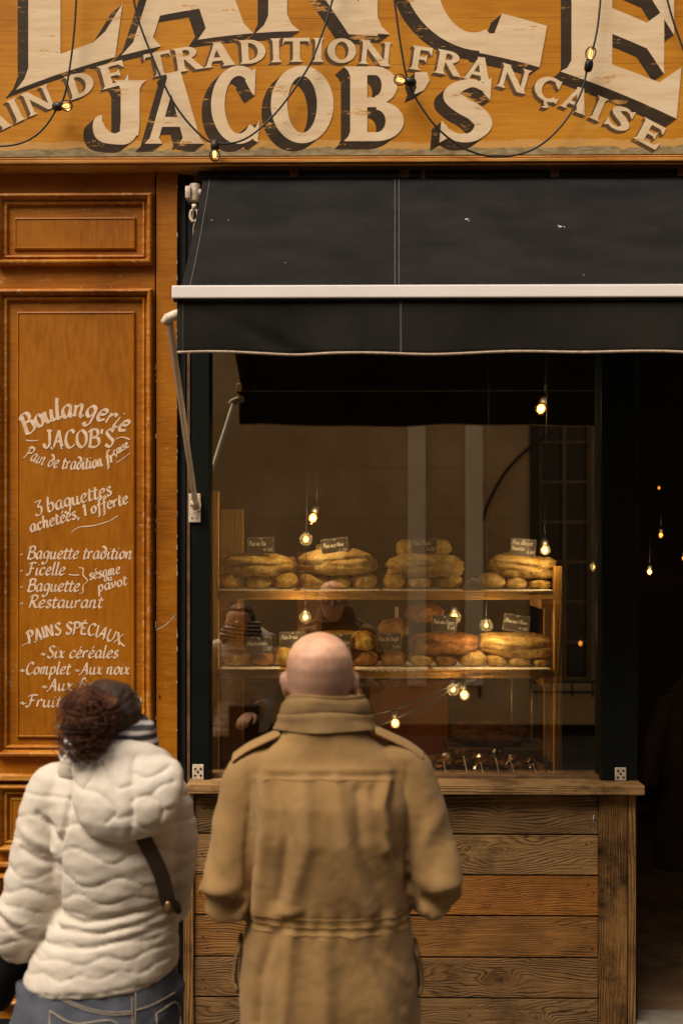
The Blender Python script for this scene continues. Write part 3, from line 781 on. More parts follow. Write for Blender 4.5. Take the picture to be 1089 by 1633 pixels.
ink.text("sésame", [(143, 925), (193, 914)], 10, .14, 1.62, 0.63)
ink.text("ou", [(166, 927), (180, 925)], 6, .14, 1.49, 0.57)
ink.text("pavot", [(157, 944), (204, 932)], 10, .14, 1.62, 0.63)
ink.text("* Restaurant", [(31, 969), (164, 969)], 12, .16, 1.89, 0.69)
ink.text("PAINS SPÉCIAUX", [(46, 1026), (85, 1014), (120, 1011), (155, 1015), (192, 1029)], 11.5, .02, 2.03, 0.80)
ink.stroke([(36, 1030), (41, 1027), (47, 1024)]); ink.stroke([(190, 1022), (195, 1027), (199, 1031)])
ink.text("~Six céréales", [(64, 1049), (189, 1049)], 11.5, .16, 1.89, 0.69)
ink.text("~Complet ~Aux noix", [(31, 1075), (207, 1075)], 11.5, .16, 1.89, 0.69)
ink.text("~Aux figues", [(66, 1101), (184, 1101)], 11.5, .16, 1.89, 0.69)
ink.text("~Fruits secs", [(31, 1127), (160, 1127)], 11.5, .16, 1.89, 0.69)
ink.mb.build('lettering', M['panel_lettering'], pil)
# cracks and chips on the stile
ck = Ink(0.0, .0005)
for pts in ([(249, 1005), (262, 998), (272, 990), (281, 978)],):
    ck.ribbon(catmull(pts, 8), .5, .3, .9)
random.seed(5)
for k in range(46):
    px = random.choice((248.5, 282.2, 282.4, 249)) + random.uniform(-.4, .4); py = random.uniform(270, 1200)
    ck.ribbon(catmull([(px, py), (px + random.uniform(-.5, .5), py + random.uniform(2, 9))], 3), .3, .3, random.uniform(.4, .9))
M['chip'] = simple('chip', (0.55, 0.42, 0.30), (0.10, 0.06, 0.03), 12, rough=0.8)
ck.mb.build('paint_chip', M['chip'], pil)

# ------------------------------------------------------------------ the fascia sign
SY = -0.06
sign = thing('shop_sign', P(545, 248, SY), 'weathered ochre fascia board with huge cream lettering above the awning', 'sign')
bd = MB(); seams = [248, 142.5, 103.5, 29.5, -45, -150]
for y0, y1 in zip(seams[1:], seams[:-1]):
    a, b = P(545, y1, SY), P(545, y0, SY); a.x, b.x = PX(-280, SY), PX(1420, SY)
    bd.box(a.x, b.x, SY, SY + .045, a.z + .0003, b.z - .0003)
bd.build('sign_board', M['sign_board'], sign, bevel=.0006)
MB().box(xl, xr, SY + .046, -0.001, PZ(252, SY), zt).build('backing', M['inner_dark'], sign)
cor = MB()
for y0, y1, pr in ((249, 252.5, .012), (252.5, 259, .026), (259, 264.5, .014)):
    a, b = P(545, y1, SY - pr), P(545, y0, SY - pr); a.x, b.x = PX(-280, SY), PX(1420, SY); cor.box(a.x, b.x, SY - pr, 0.058, a.z + .0004, b.z - .0004)
cor.build('cornice', M['cornice_paint'], sign, bevel=.004, seg=3)
M['peg_wood'] = simple('peg_wood', (0.20, 0.09, 0.025), (0.10, 0.045, 0.012), 20, rough=0.7)
for x0, x1, y1 in ((462, 476, 282), (637, 653, 283), (672, 678, 292), (877, 891, 282), (1080, 1094, 281)):
    MB().pbox(x0, 266.5, x1, y1, -.03, .05).build('support_block', M['peg_wood'], sign, bevel=.002)

big = Sign(SY); mid_ = Sign(SY); arc = Sign(SY)
def big_base(x): return 49 + 4.2e-4 * (x - 500) ** 2
def big_map(x0, x1, w, H=205):
    def mp(u, v):
        x = x0 + (x1 - x0) * u / w
        return x, big_base(x) - v * H
    return mp
for ch, x0, x1 in (('L', 26, 192), ('A', 194, 404), ('N', 408, 620), ('G', 640, 868), ('W', 893, 1086)):
    w, _ = caps(ch); big.glyph(ch, big_map(x0, x1, w), (-17, 14), 9)
def jac_map(x0, x1, w, top, bot):
    return lambda u, v: (x0 + (x1 - x0) * u / w, bot - v * (bot - top) + (0 if v > .5 else 0))
for ch, x0, x1, top, bot in (('J', 147, 231, 128, 230), ('A', 231, 326, 117, 229), ('C', 336, 418, 107, 227), ('O', 432, 532, 107, 226), ('B', 548, 648, 106, 225), ("'", 650, 690, 115, 205), ('S', 698, 788, 126, 226)):
    w, _ = caps(ch); mid_.glyph(ch, jac_map(x0, x1, w, top, bot), (-15, 13), 9)
xsA = [-25, 10, 35, 65, 125, 190, 255, 300, 350, 405, 440, 508, 595, 660, 705, 785, 820, 860, 915, 975, 1030, 1060]
ysA = [224, 205, 193, 178, 155, 135, 119, 112, 108, 104, 102, 99, 102, 109, 115, 132, 143, 160, 182, 205, 231, 246]
pf = np.polyfit(xsA, ysA, 4)
def arc_map(x0, x1, w, H):
    xc = (x0 + x1) / 2; sl = np.polyval(np.polyder(pf), xc); L = math.hypot(1, sl); tx, ty = 1 / L, sl / L; yb = np.polyval(pf, xc)
    return lambda u, v: (xc + tx * (u / w - .5) * (x1 - x0) * 1.04 + ty * v * H, yb + ty * (u / w - .5) * (x1 - x0) * 1.04 - tx * v * H)
for ch, x0, x1 in (('A', -20, 22), ('I', 24, 44), ('N', 46, 92), ('D', 112, 157), ('E', 164, 208), ('T', 236, 278), ('R', 280, 326), ('A', 326, 376), ('D', 382, 426), ('I', 431, 451), ('T', 452, 494), ('I', 497, 518), ('O', 522, 566), ('N', 572, 622),
                   ('F', 651, 686), ('R', 690, 735), ('A', 737, 782), ('N', 790, 838), ('Ç', 846, 890), ('A', 890, 934), ('I', 936, 957), ('S', 960, 1000), ('E', 1006, 1048)):
    w, _ = caps(ch); arc.glyph(ch, arc_map(x0, x1, w, 38), (-5, 5), 3)
for s, nm, sh in ((big, 'large_lettering', 'sign_shade'), (arc, 'arched_lettering', 'sign_shade_soft'), (mid_, 'name_lettering', 'sign_shade')):
    f = s.face.build(nm, M['sign_cream'], sign)
    s.shade.build('letter_shade', M[sh], f)

# festoon on the fascia
M['black_rubber'] = simple('black_rubber', (0.018, 0.014, 0.012), (0.010, 0.008, 0.007), 20, rough=0.5)
def emit(name, col, strength):
    t = NT(name); t.b.inputs['Emission Color'].default_value = col + (1,); t.b.inputs['Emission Strength'].default_value = strength
    t.color((0.8, 0.6, 0.35)); return t.m
M['filament'] = emit('filament', (1.0, 0.60, 0.22), 1.6)
M['lit_bulb'] = emit('lit_bulb', (1.0, 0.66, 0.27), 9.0)
M['dim_bulb'] = emit('dim_bulb', (1.0, 0.50, 0.15), 0.9)
def clear_glass(name, tint, ior, rough=0.0, tcol=(1, 1, 1)):
    t = NT(name); t.t.nodes.remove(t.b)
    tr = t.n('ShaderNodeBsdfTransparent'); tr.inputs[0].default_value = tcol + (1,)
    gl = t.n('ShaderNodeBsdfGlossy'); gl.inputs['Roughness'].default_value = rough; gl.inputs['Color'].default_value = tint + (1,)
    fr = t.n('ShaderNodeFresnel'); fr.inputs[0].default_value = ior
    mx = t.n('ShaderNodeMixShader'); t.l(fr.outputs[0], mx.inputs[0]); t.l(tr.outputs[0], mx.inputs[1]); t.l(gl.outputs[0], mx.inputs[2])
    t.l(mx.outputs[0], t.out.inputs['Surface']); return t.m
M['amber_glass'] = clear_glass('amber_glass', (1, .8, .5), 1.5, 0.05, (.90, .62, .28))
M['bulb_glass'] = clear_glass('bulb_glass', (1, .95, .85), 1.3, 0.05, (.97, .90, .76))
M['pane_glass'] = clear_glass('pane_glass', (1.0, 0.93, 0.80), 2.9, 0.012, (.96, .96, .93))
FY = SY - .05
fest = thing('string_lights', P(343, 200, FY), 'black festoon cable with clear bulbs looped across the painted fascia', 'string lights')
def cable(mb, pts, Y, r=.0042, n=10):
    mb.tube([P(p[0], p[1], Y) for p in catmull(pts, n)], r, 8)
cbm = MB()
cable(cbm, [(124, -60), (121, 20), (115, 85), (104, 150), (92, 172), (70, 205), (40, 226), (0, 233), (-60, 226), (-110, 190)], FY)
cable(cbm, [(205, -60), (218, 20), (243, 90), (275, 160), (312, 208), (343, 228), (390, 222), (440, 180), (490, 110), (515, 50), (530, 0), (545, -60)], FY)
cable(cbm, [(622, -60), (630, 10), (640, 80), (650, 128), (668, 165), (700, 207), (745, 239), (795, 250), (850, 238), (895, 200), (925, 150), (938, 100), (952, 45), (962, -60)], FY)
cable(cbm, [(1050, -60), (1066, 10), (1082, 60), (1110, 130), (1150, 190), (1220, 235)], FY)
cbm.build('cable', M['black_rubber'], fest, smooth=True)
def socket_bulb(par, c, d, mat_glass, mat_fil, s=1.0):
    """socket at c, bulb towards d"""
    d = Vector(d).normalized(); c = Vector(c)
    MB().lathe([(.0, -.020), (.010, -.020), (.016, -.014), (.0175, .0), (.0175, .014), (.0150, .016), (.0145, .024), (0, .024)], c, d).build('socket', M['black_rubber'], par, smooth=True)
    b = MB().lathe([(.004, .022), (.012, .026), (.019, .036), (.0225, .048), (.0215, .060), (.015, .071), (.006, .0755), (.0002, .076)], c, d, 20).build('bulb', mat_glass, par, smooth=True)
    f = MB()
    ax = Vector((1, 0, 0)); q = d.cross(ax) if abs(d.x) < .9 else Vector((0, 0, 1)); q.normalize(); w = d.cross(q)
    for k in range(5):
        a = 2 * math.pi * k / 5; o1 = q * math.cos(a) * .0065 + w * math.sin(a) * .0065
        f.tube([c + d * .030 + o1 * .5, c + d * .040 + o1, c + d * .058 + o1, c + d * .062 + o1 * .4], .0011, 5)
    f.build('filament', mat_fil, b)
socket_bulb(fest, P(92, 170, FY - .012), (.85, -.5, -.12), M['bulb_glass'], M['filament'])
socket_bulb(fest, P(343, 231, FY - .012), (.02, -.35, -.95), M['bulb_glass'], M['filament'])
socket_bulb(fest, P(655, 131, FY - .012), (-.9, -.45, .02), M['bulb_glass'], M['filament'])
socket_bulb(fest, P(938, 106, FY - .012), (.06, -.55, .85), M['bulb_glass'], M['filament'])

# ------------------------------------------------------------------ awning
AY = -1.12
awn = thing('awning', P(690, 560, 0), 'black canvas awning with a white front bar and hanging valance', 'awning')
def grid(mb, f, nu, nv):
    v = [f(i / nu, j / nv) for j in range(nv + 1) for i in range(nu + 1)]
    q = [(j * (nu + 1) + i, j * (nu + 1) + i + 1, (j + 1) * (nu + 1) + i + 1, (j + 1) * (nu + 1) + i) for j in range(nv) for i in range(nu)]
    mb.add(v, q)
def solid(o, th, off=0):
    m = o.modifiers.new('solid', 'SOLIDIFY'); m.thickness = th; m.offset = off; return o
AXR = 1.78
zt_a, zb_a = PZ(284, -.02), PZ(463, AY)
xt, xb = PX(324, -.02), PX(288, AY)
def fab(u, v):
    x0 = xt + (xb - xt) * v
    x = x0 + (AXR - x0) * u
    y = -.02 + (AY + .02) * v
    z = zt_a + (zb_a - zt_a) * v - .022 * math.sin(math.pi * v) - .004 * math.sin(math.pi * v) * math.sin(u * 9)
    z += .0025 * mnoise.noise((u * 9, v * 4, 0.3))
    return (x, y, z)
g = MB(); grid(g, fab, 90, 22); canv = solid(g.build('canopy', M['awning_fabric'], awn, smooth=True), .0016)
st = MB()
def seamline(u, w=.0007):
    st.tube([Vector(fab(u(k / 40), k / 40)) + Vector((0, -.0012, .0016)) for k in range(41)], w, 5)
for xx in (629.5, 636.0):
    Xa, Xb = PX(xx, -.02), PX(xx, AY)
    seamline(lambda v, Xa=Xa, Xb=Xb: (Xa + (Xb - Xa) * v - (xt + (xb - xt) * v)) / (AXR - (xt + (xb - xt) * v)))
seamline(lambda v: .012)
st.build('stitching', M['thread'], canv)
dp = MB()
for px, py, r in ((744, 351, 3.2), (893, 363, 3.0), (747, 353, 1.5), (890, 361, 1.6), (899, 363, 1.6), (338, 352, 1.4), (365, 352, 1.2), (930, 440, 1.0), (455, 420, 1)):
    # find the canvas point under this pixel
    best = None
    for k in range(200):
        v = k / 199; y = -.02 + (AY + .02) * v; q = P(px, py, y); z = fab(.4, v)[2]
        if best is None or abs(q.z - z) < best[0]: best = (abs(q.z - z), q)
    q = best[1]; rr = r / FPX * (q.y + 5)
    dp.ellipsoid((q.x, q.y - .002, q.z + .002), (rr, rr * .5, rr * .55), 8, 5)
dp.build('dropping', M['dropping'], canv, smooth=True)
bar = MB(); a, b = P(274, 475.5, AY - .02), P(274, 455, AY - .02)
bar.box(a.x, AXR + .02, AY - .02, AY + .02, a.z, b.z)
bo = bar.build('front_bar', M['white_metal'], awn, bevel=.004, seg=3)
bk = MB(); bk.box(a.x + .03, AXR - .01, AY + .0205, AY + .028, a.z + .001, b.z + .004); bk.build('shade_plate', M['valance_fabric'], bo)  # dark plate added so the bar's rear looks unlit when mirrored
lp = MB(); lp.box(a.x + .004, AXR + .016, AY - .012, AY + .016, a.z - .007, a.z - .0005); lp.build('bar_lip', M['valance_fabric'], bo)  # lip coloured dark so it looks unlit when mirrored too
zt_v, zb_v = PZ(477, AY - .002), PZ(562, AY - .002); xv = PX(283, AY)
def val(u, v):
    x = xv + (AXR - xv) * u
    z = zt_v + (zb_v - zt_v) * v + .004 * v * math.sin(u * 13 + 1)+ .003 * v * math.sin(u * 31)
    y = AY - .002 + .010 * v * math.sin(u * 17) + .006 * v * mnoise.noise((u * 14, v, .5))
    if u < .25: y += .012 * math.exp(-((u * 1.2 - .18 * v - .02) / .03) ** 2) * v
    return (x, y, z)
g = MB(); grid(g, val, 120, 14); va = solid(g.build('valance', M['valance_fabric'], awn, smooth=True), .0016)
g = MB(); g.tube([Vector(val(k / 120, 1)) + Vector((0, -.001, -.002)) for k in range(121)], .0042, 8); g.build('piping', M['piping'], va, smooth=True)
g = MB()
for uu in (.008, .0085 + (PX(629.5, AY) - xv) / (AXR - xv), (PX(638, AY) - xv) / (AXR - xv)):
    g.tube([Vector(val(uu, k / 14)) + Vector((0, -.0016, 0)) for k in range(15)], .0006, 5)
g.build('stitching', M['thread'], va)
# roller and case
g = MB(); g.tube([(xt - .02, .012, zt_a + .012), (AXR, .012, zt_a + .012)], .032, 16); g.build('roller', M['black_void'], awn, smooth=True)
# left arm: elbow fitting, strut and its plate on the post
arm = MB()
e0 = P(271, 514, AY + .03); e1 = P(312, 803, -.045)
arm.tube([e0, e1], [(.0125, .0125), (.0125, .0125)], 4)
ao = arm.build('arm', M['arm_metal'], awn, bevel=.003)
el = MB(); el.tube([P(262, 516, AY + .03), P(268, 508, AY + .025), P(284, 501, AY + .02), P(296, 497, AY + .012)], [(.013, .016), (.017, .018), (.017, .016), (.016, .014)], 10); el.build('elbow', M['aged_white'], ao, smooth=True, bevel=.002)
pl = MB(); pl.pbox(301, 787, 320, 833, -.030, .008)
po = pl.build('arm_plate', M['aged_white'], ao, bevel=.002)
g = MB()
for px, py in ((306, 826), (314, 826), (306, 795), (314, 795)): 
    c = P(px, py, -.031); g.lathe([(0, 0), (.0035, 0), (.0028, .002), (0, .0025)], (c.x, -.030, c.z), (0, -1, 0), 10)
g.build('screw', M['rust_steel'], po, smooth=True)
g = MB(); c = P(311, 803, -.045); g.tube([c + Vector((-.016, 0, 0)), c + Vector((.016, 0, 0))], .013, 12)
g.tube(catmull([P(303, 800, -.05), P(304, 812, -.06), P(311, 816, -.065), P(319, 812, -.06), P(320, 803, -.05)], 6), .0028, 6); g.build('pivot', M['aged_white'], ao, smooth=True)
xr_arm = AXR - .03
g = MB(); g.tube([(xr_arm, AY + .03, e0.z), (xr_arm - .05, -.03, e1.z)], .0125, 4); g.build('arm', M['arm_metal'], awn, bevel=.003)
# winding gear at the top
wg = MB(); c = P(311, 308, -.03)
wg.box(c.x - .036, c.x - .014, -.06, .05, c.z - .028, c.z + .022)
wg.tube([c + Vector((0, 0, -.035)), c + Vector((0, 0, .036))], [.021, .023], 14)
wg.tube([c + Vector((-.01, 0, 0)), c + Vector((.06, 0, 0))], .017, 12)
go = wg.build('winding_gear', M['aged_white'], awn, smooth=True, bevel=.003)
fk = MB(); q = P(310, 326, -.05)
fk.tube([q, q + Vector((0, 0, -.02))], .010, 10)
for sx in (-1, 1): fk.tube(catmull([q + Vector((0, 0, -.018)), q + Vector((sx * .014, 0, -.032)), q + Vector((sx * .014, 0, -.056)), q + Vector((sx * .004, 0, -.072))], 5), .0065, 8)
fk.build('fork', M['aged_white'], go, smooth=True)
fk = MB(); q2 = P(309, 343, -.05); fk.tube(catmull([q2 + Vector((.0, 0, .02)), q2 + Vector((-.004, 0, -.02)), q2 + Vector((.004, 0, -.035)), q2 + Vector((0, 0, -.05)), q2 + Vector((-.001, 0, -.11))], 6), .004, 7)
fk.build('hook', M['steel'], go, smooth=True)

# ------------------------------------------------------------------ window: posts, header, pane
win = thing('shop_window', P(640, 1629, 0.05), 'large plate glass shop window in a dark green frame above the counter', 'window')
ztop = PZ(270, .03)
MB().pbox(306, 300, 334, 1640, -.018, .11).build('post', M['dark_green'], win, bevel=.003)
MB().pbox(283.6, 266, 296, 1640, .03, .09).build('rebate', M['black_void'], win)
MB().pbox(296.5, 266, 305.5, 1640, .045, .08).build('rebate', M['black_void'], win)
MB().pbox(298.5, 560, 303.5, 1640, .030, .012).build('edge_bead', M['rust_steel'], win, bevel=.002)
r0 = MB(); r0.pbox(958, 300, 1016, 1640, -.012, .13); r0.build('post', M['dark_green'], win, bevel=.003)
MB().pbox(334.5, 262, 957.5, 312, .025, .10).build('header', M['dark_green'], win, bevel=.003)
MB().pbox(334.5, 1236, 957.5, 1245.5, .033, .06).build('sill', M['rust_steel'], win, bevel=.002)
a, b = P(334.8, 1235.6, .05), P(957.2, 312.6, .05)
pane = MB().box(a.x, b.x, .05, .056, a.z, b.z).build('pane', M['pane_glass'], win)
MB().pbox(957.8, 262, 1420, 296, .025, .10).build('header', M['dark_green'], win)
# ghost of old lettering on the pane
t = NT('ghost_lettering'); t.t.nodes.remove(t.b)
tr = t.n('ShaderNodeBsdfTransparent'); df = t.n('ShaderNodeBsdfDiffuse'); df.inputs[0].default_value = (.32, .29, .24, 1)
mx = t.n('ShaderNodeMixShader'); mx.inputs[0].default_value = .10; t.l(tr.outputs[0], mx.inputs[1]); t.l(df.outputs[0], mx.inputs[2]); t.l(mx.outputs[0], t.out.inputs['Surface'])
gi = Ink(.0488, 0)
def ghost(s, x0, x1, y):
    gi.text(s, [(x0, y), (x1, y)], 15, 0, 2.0, 1.5)
ghost("Bäckerei".replace('ä', 'a'), 505, 682, 1094); ghost("Siebert", 695, 815, 1090)
gi.mb.build('faded_lettering', t.m, pane)

# ------------------------------------------------------------------ counter
CY = -.05
cnt = thing('wooden_counter', P(650, 1629, CY), 'rough timber bakery counter of wide planks under the shop window', 'counter')
TOPW = dict(light=(0.46, 0.27, 0.11), mid=(0.30, 0.165, 0.062), dark=(0.10, 0.05, 0.018))
def build_off(mb, name, mat, par, center, **kw):
    """part with its own origin at center so that its grain starts there"""
    o = mb.build(name, mat, par, loc=center, **kw)
    o.location = Vector(center) - Vector(par['_base'])
    return o
ctop = MB(); a, b = P(660, 1267.5, -.115), P(660, 1252, -.115); a.x, b.x = PX(297, -.115), PX(1028, -.115)
ctop.box(a.x, b.x, -.115, .030, a.z, b.z)
mt = timber('counter_top', freq=80, amp=.03, sx=.5, sz=8, grey=.55, seed=2.2, rough=.6, **TOPW)
build_off(ctop, 'countertop', mt, cnt, (0, -.1, b.z), bevel=.005, seg=2)
zc = b.z
bounds = [1268.5, 1330.5, 1395.5, 1460.5, 1527, 1591.5, 1660]
cols = [((.25, .145, .055), (.155, .086, .032), (.045, .022, .010)),
        ((.36, .205, .078), (.23, .126, .045), (.065, .032, .013)),
        ((.37, .150, .028), (.25, .092, .015), (.10, .034, .009)),
        ((.30, .140, .036), (.19, .082, .020), (.075, .030, .010)),
        ((.26, .138, .050), (.165, .084, .030), (.050, .025, .011)),
        ((.25, .140, .056), (.165, .090, .036), (.050, .026, .012))]
knots = [[(.42, .015, .02, .014, .03)], [(.40, .01, .07, .02, .05), (-.5, .02, .05, .02, .04), (.30, .03, .03, .02, -.03)],
         [(.37, -.05, .02, .01, .02), (.17, .05, .015, .01, .02)], [(-.42, .0, .07, .02, .05)], [(.42, -.01, .055, .034, .085), (-.42, .045, .09, .03, .06), (.22, .05, .10, .03, -.04)], [(.30, -.01, .03, .03, .06), (.57, -.02, .05, .025, .05)]]
frq = [80, 95, 110, 100, 85, 85]; amps = [.05, .07, .045, .05, .07, .07]
for k in range(6):
    y0, y1 = bounds[k] + (1.3 if k else 0), bounds[k + 1] - 1.5
    pm = timber('plank_%s' % 'abcdef'[k], cols[k][0], cols[k][1], cols[k][2], freq=frq[k], amp=amps[k], sx=1.3, sz=4.5, knots=knots[k], grey=.35, seed=1.3 * k + .4)
    mb = MB(); q0, q1 = P(660, y1, CY), P(660, y0, CY); q0.x, q1.x = PX(310.5, CY), PX(953, CY); z0 = max(q0.z, .002)
    mb.box(q0.x, q1.x, CY + random.uniform(0, .003), CY + .028, z0, q1.z)
    ctr = ((q0.x + q1.x) / 2, CY, (z0 + q1.z) / 2)
    build_off(mb, 'plank', pm, cnt, ctr, bevel=.0022)
nl = MB(); random.seed(8)
for k in range(6):
    for px in (322, 330, 936, 944, 640):
        py = random.uniform(bounds[k] + 12, bounds[k + 1] - 12); q = P(px + random.uniform(-4, 4), py, CY - .0002)
        if q.z > .02: nl.lathe([(0, 0), (.0035, 0), (.003, .0012), (0, .0014)], (q.x, CY - .0001, q.z), (0, -1, 0), 10)
nl.build('nail', M['dark_hole'], cnt)
MB().box(PX(312, CY), PX(1010, CY), CY + .032, .025, .002, zc - .04).build('carcass', M['black_void'], cnt)
vm = timber('post_wood', (.28, .145, .046), (.155, .075, .023), (.045, .021, .008), freq=90, amp=.03, sx=.7, sz=7, vertical=True, grey=.7, seed=4.4)
vm2 = timber('edge_wood', (.40, .22, .075), (.27, .13, .04), (.09, .04, .015), freq=90, amp=.03, sx=.7, sz=7, vertical=True, grey=.4, seed=6.1)
for x0, x1, Yf, m_, dp_ in ((954.5, 1000, CY - .010, vm, .04), (1001.2, 1013.5, CY - .006, vm2, .075), (293, 309, CY - .012, vm2, .06)):
    q0, q1 = P(x0, 1640, Yf), P(x1, 1268.8, Yf); q1.z = zc - .0415
    mb = MB(); mb.box(q0.x, q1.x, Yf, Yf + dp_, .002, q1.z)
    build_off(mb, 'post', m_, cnt, ((q0.x + q1.x) / 2, Yf, q1.z / 2), bevel=.003)
g = MB(); q = P(952, 1303, CY - .012); g.tube(catmull([P(947, 1299, CY - .004), P(946, 1308, CY - .012), P(950, 1315, CY - .012), P(953, 1318, CY - .004)], 6), .0022, 6); g.build('hook', M['steel'], cnt, smooth=True)
# perforated plates on the counter
t_ = M['aged_white']
def plate(px, py0, py1, label, Yf):
    q0, q1 = P(px - 9, py1, Yf), P(px + 9, py0, Yf)
    q0.z = zc + .001
    o = thing('perforated_plate', ((q0.x + q1.x) / 2, Yf, q0.z), label, 'bracket plate', 'plates with five holes on the counter')
    MB().box(q0.x, q1.x, Yf, Yf + .005, q0.z, q1.z).build('plate', t_, o, bevel=.0035, seg=3)
    h = MB(); cx, cz = (q0.x + q1.x) / 2, (q0.z + q1.z) / 2
    for dx, dz in ((-1, 1), (1, 1), (0, 0), (-1, -1), (1, -1)):
        h.lathe([(0, 0), (.0046, 0), (.0046, .0012), (0, .0012)], (cx + dx * .0115, Yf - .0001, cz + dz * .0135), (0, -1, 0), 12)
    h.build('hole', M['dark_hole'], o)
plate(316, 1219, 1242, 'white plate with five holes at the counter left end beside the post', -.026)
plate(989, 1224, 1245, 'white plate with five holes at the counter right end before the post', -.020)

# ------------------------------------------------------------------ bread shelf behind the glass
M['shelf_wood'] = timber('shelf_wood', (.50, .27, .065), (.40, .195, .042), (.24, .10, .02), freq=90, amp=.03, sx=.6, sz=8, grey=.15, seed=3.0, contrast=.5)
M['upright_wood'] = timber('upright_wood', (.55, .30, .07), (.45, .22, .045), (.26, .11, .022), freq=90, amp=.03, sx=.6, sz=8, vertical=True, grey=.15, seed=5.0, contrast=.5)
SYF, SYB = .14, .52
shf = thing('bread_shelf', P(620, 1245, .3), 'open pine display shelf with two boards behind the shop window glass', 'shelf')
zs_ = {}
for k, (x0, x1, y0, y1) in enumerate(((349, 883, 941.5, 956), (349, 880, 1067, 1081.5))):
    q0, q1 = P(620, y1, SYF), P(620, y0, SYF); q0.x, q1.x = PX(x0, SYF), PX(x1, SYF)
    MB().box(q0.x, q1.x, SYF, SYB, q0.z, q1.z).build('shelf_board', M['shelf_wood'], shf, bevel=.002)
    zs_[k] = q1.z
zbot = zc - .02
for x0, x1, y0, Yf in ((337, 348.3, 783, SYF + .0), (883.8, 896, 903, SYF), ):
    q0, q1 = P(x0, 1245, Yf), P(x1, y0, Yf)
    MB().box(q0.x, q1.x, Yf, Yf + .05, zbot, q1.z).build('upright', M['upright_wood'], shf, bevel=.002)
for x0, x1, y0, Yf in ((352, 388, 812, SYB + .004), (868, 886, 960, SYB + .004)):
    q0, q1 = P(x0, 1245, Yf), P(x1, y0, Yf)
    MB().box(q0.x, q1.x, Yf, Yf + .045, zbot, q1.z).build('upright', M['upright_wood'], shf, bevel=.002)
for x0, x1, y0, y1 in ((349, 379, 956.8, 973), (862, 883, 956.8, 971), (349, 364, 1082.2, 1098), (866, 880, 1082.2, 1096)):
    MB().pbox(x0, y0, x1, y1, SYF + .03, .3).build('support_block', M['shelf_wood'], shf, bevel=.002)
for px, y1 in ((848, 1180), (816, 1150)):
    g = MB(); g.tube([P(px, 1082, .3), P(px, y1, .3)], .005, 10); g.build('hanging_rod', M['steel'], shf, smooth=True)
q0 = P(349, 1245, .2); q1 = P(884, 1245, .2)
MB().box(q0.x, q1.x, .10, .70, zbot - .02, zbot - .0005).build('base_board', M['shelf_wood'], shf)

# doilies
M['paper'] = simple('paper', (0.80, 0.74, 0.64), (0.70, 0.62, 0.5), 20, rough=0.8, bump=.1)
def doily(px0, px1, shelf, label, drop=.012):
    z = zs_[shelf] + .0015; x0, x1 = PX(px0, SYF), PX(px1, SYF); n = max(6, int((x1 - x0) / .0035)); mb = MB()
    top_b, top_f, hang = [], [], []
    for i in range(n + 1):
        u = i / n; x = x0 + (x1 - x0) * u
        sc = abs(math.sin(u * (x1 - x0) / .026 * math.pi))
        edge = math.sin(math.pi * min(1, max(0, u))) ** .4
        wob = .0015 * math.sin(u * 23)
        top_b.append((x, SYF + .30, z)); top_f.append((x, SYF - .004, z + .0008 + wob * .3))
        hang.append((x, SYF - .0065, z - (drop * (.35 + .65 * sc)) * edge))
    v = top_b + top_f + hang; m = n + 1
    mb.add(v, [(i, i + 1, m + i + 1, m + i) for i in range(n)] + [(m + i, m + i + 1, 2 * m + i + 1, 2 * m + i) for i in range(n)])
    o = mb.build('paper_doily', M['paper'], loc=((x0 + x1) / 2, SYF + .1, z)); solid(o, .0005)
    tag(o, label, 'doily', 'paper doilies on the bread shelf')
doily(350, 470, 0, 'thin white doily under the leftmost stack on the upper shelf', .004)
doily(478, 606, 0, 'thin white doily under the upper stack with the tilted black card', .0055)
doily(612, 738, 0, 'thin white doily under the pale loaf with three rolls and two rounds behind', .0045)
doily(772, 880, 0, 'thin white doily below the loaf by the right upright on the upper shelf', .005)
doily(566, 684, 1, 'scalloped white doily hanging over the lower shelf beside the bald man', .012)
doily(352, 446, 1, 'flat white doily under the rolls at the left end of the lower shelf', .004)
doily(690, 876, 1, 'flat white doily under the long loaves at the right of the lower shelf', .003)

# bread
def crust(name, gold, brown, flour, fl=.55, spots=0.0):
    t = NT(name)
    a = t.noise(18, (1, 1, 1), 7, .7, dist=.4); b = t.noise(85, (1, 1, 1), 6, .75)
    c = t.ramp(t.math('ADD', t.math('MULTIPLY', a, .55), t.math('MULTIPLY', b, .45)), [(.40, brown), (.51, gold), (.60, flour)])
    if spots:
        vo = t.n('ShaderNodeTexVoronoi'); t.set(vo, Scale=42.0); t.l(t.coord(), vo.inputs['Vector'])
        sp = t.ramp(vo.outputs['Distance'], [(.18, 1.0), (.26, 0.0)])
        gate = t.ramp(t.noise(9, (1, 1, 1), 3), [(.50, 0.0), (.58, 1.0)])
        c = t.mix(t.math('MULTIPLY', t.math('MULTIPLY', sp, gate), spots), c, (.06, .022, .008))
    t.color(c).rough(.75).spec(.25)
    t.bump(t.math('ADD', t.math('MULTIPLY', a, 1.2), b), .9, .006)
    return t.m
M['bread_gold'] = crust('bread_gold', (.62, .39, .075), (.28, .13, .018), (.80, .66, .32))
M['bread_flour'] = crust('bread_flour', (.58, .38, .12), (.28, .13, .026), (.78, .62, .33))
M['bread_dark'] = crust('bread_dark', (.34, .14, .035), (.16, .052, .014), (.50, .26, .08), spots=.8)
M['bread_fruit'] = crust('bread_fruit', (.60, .38, .10), (.30, .14, .026), (.74, .56, .25), spots=.85)
M['bread_brown'] = crust('bread_brown', (.36, .17, .05), (.18, .07, .02), (.48, .28, .11))
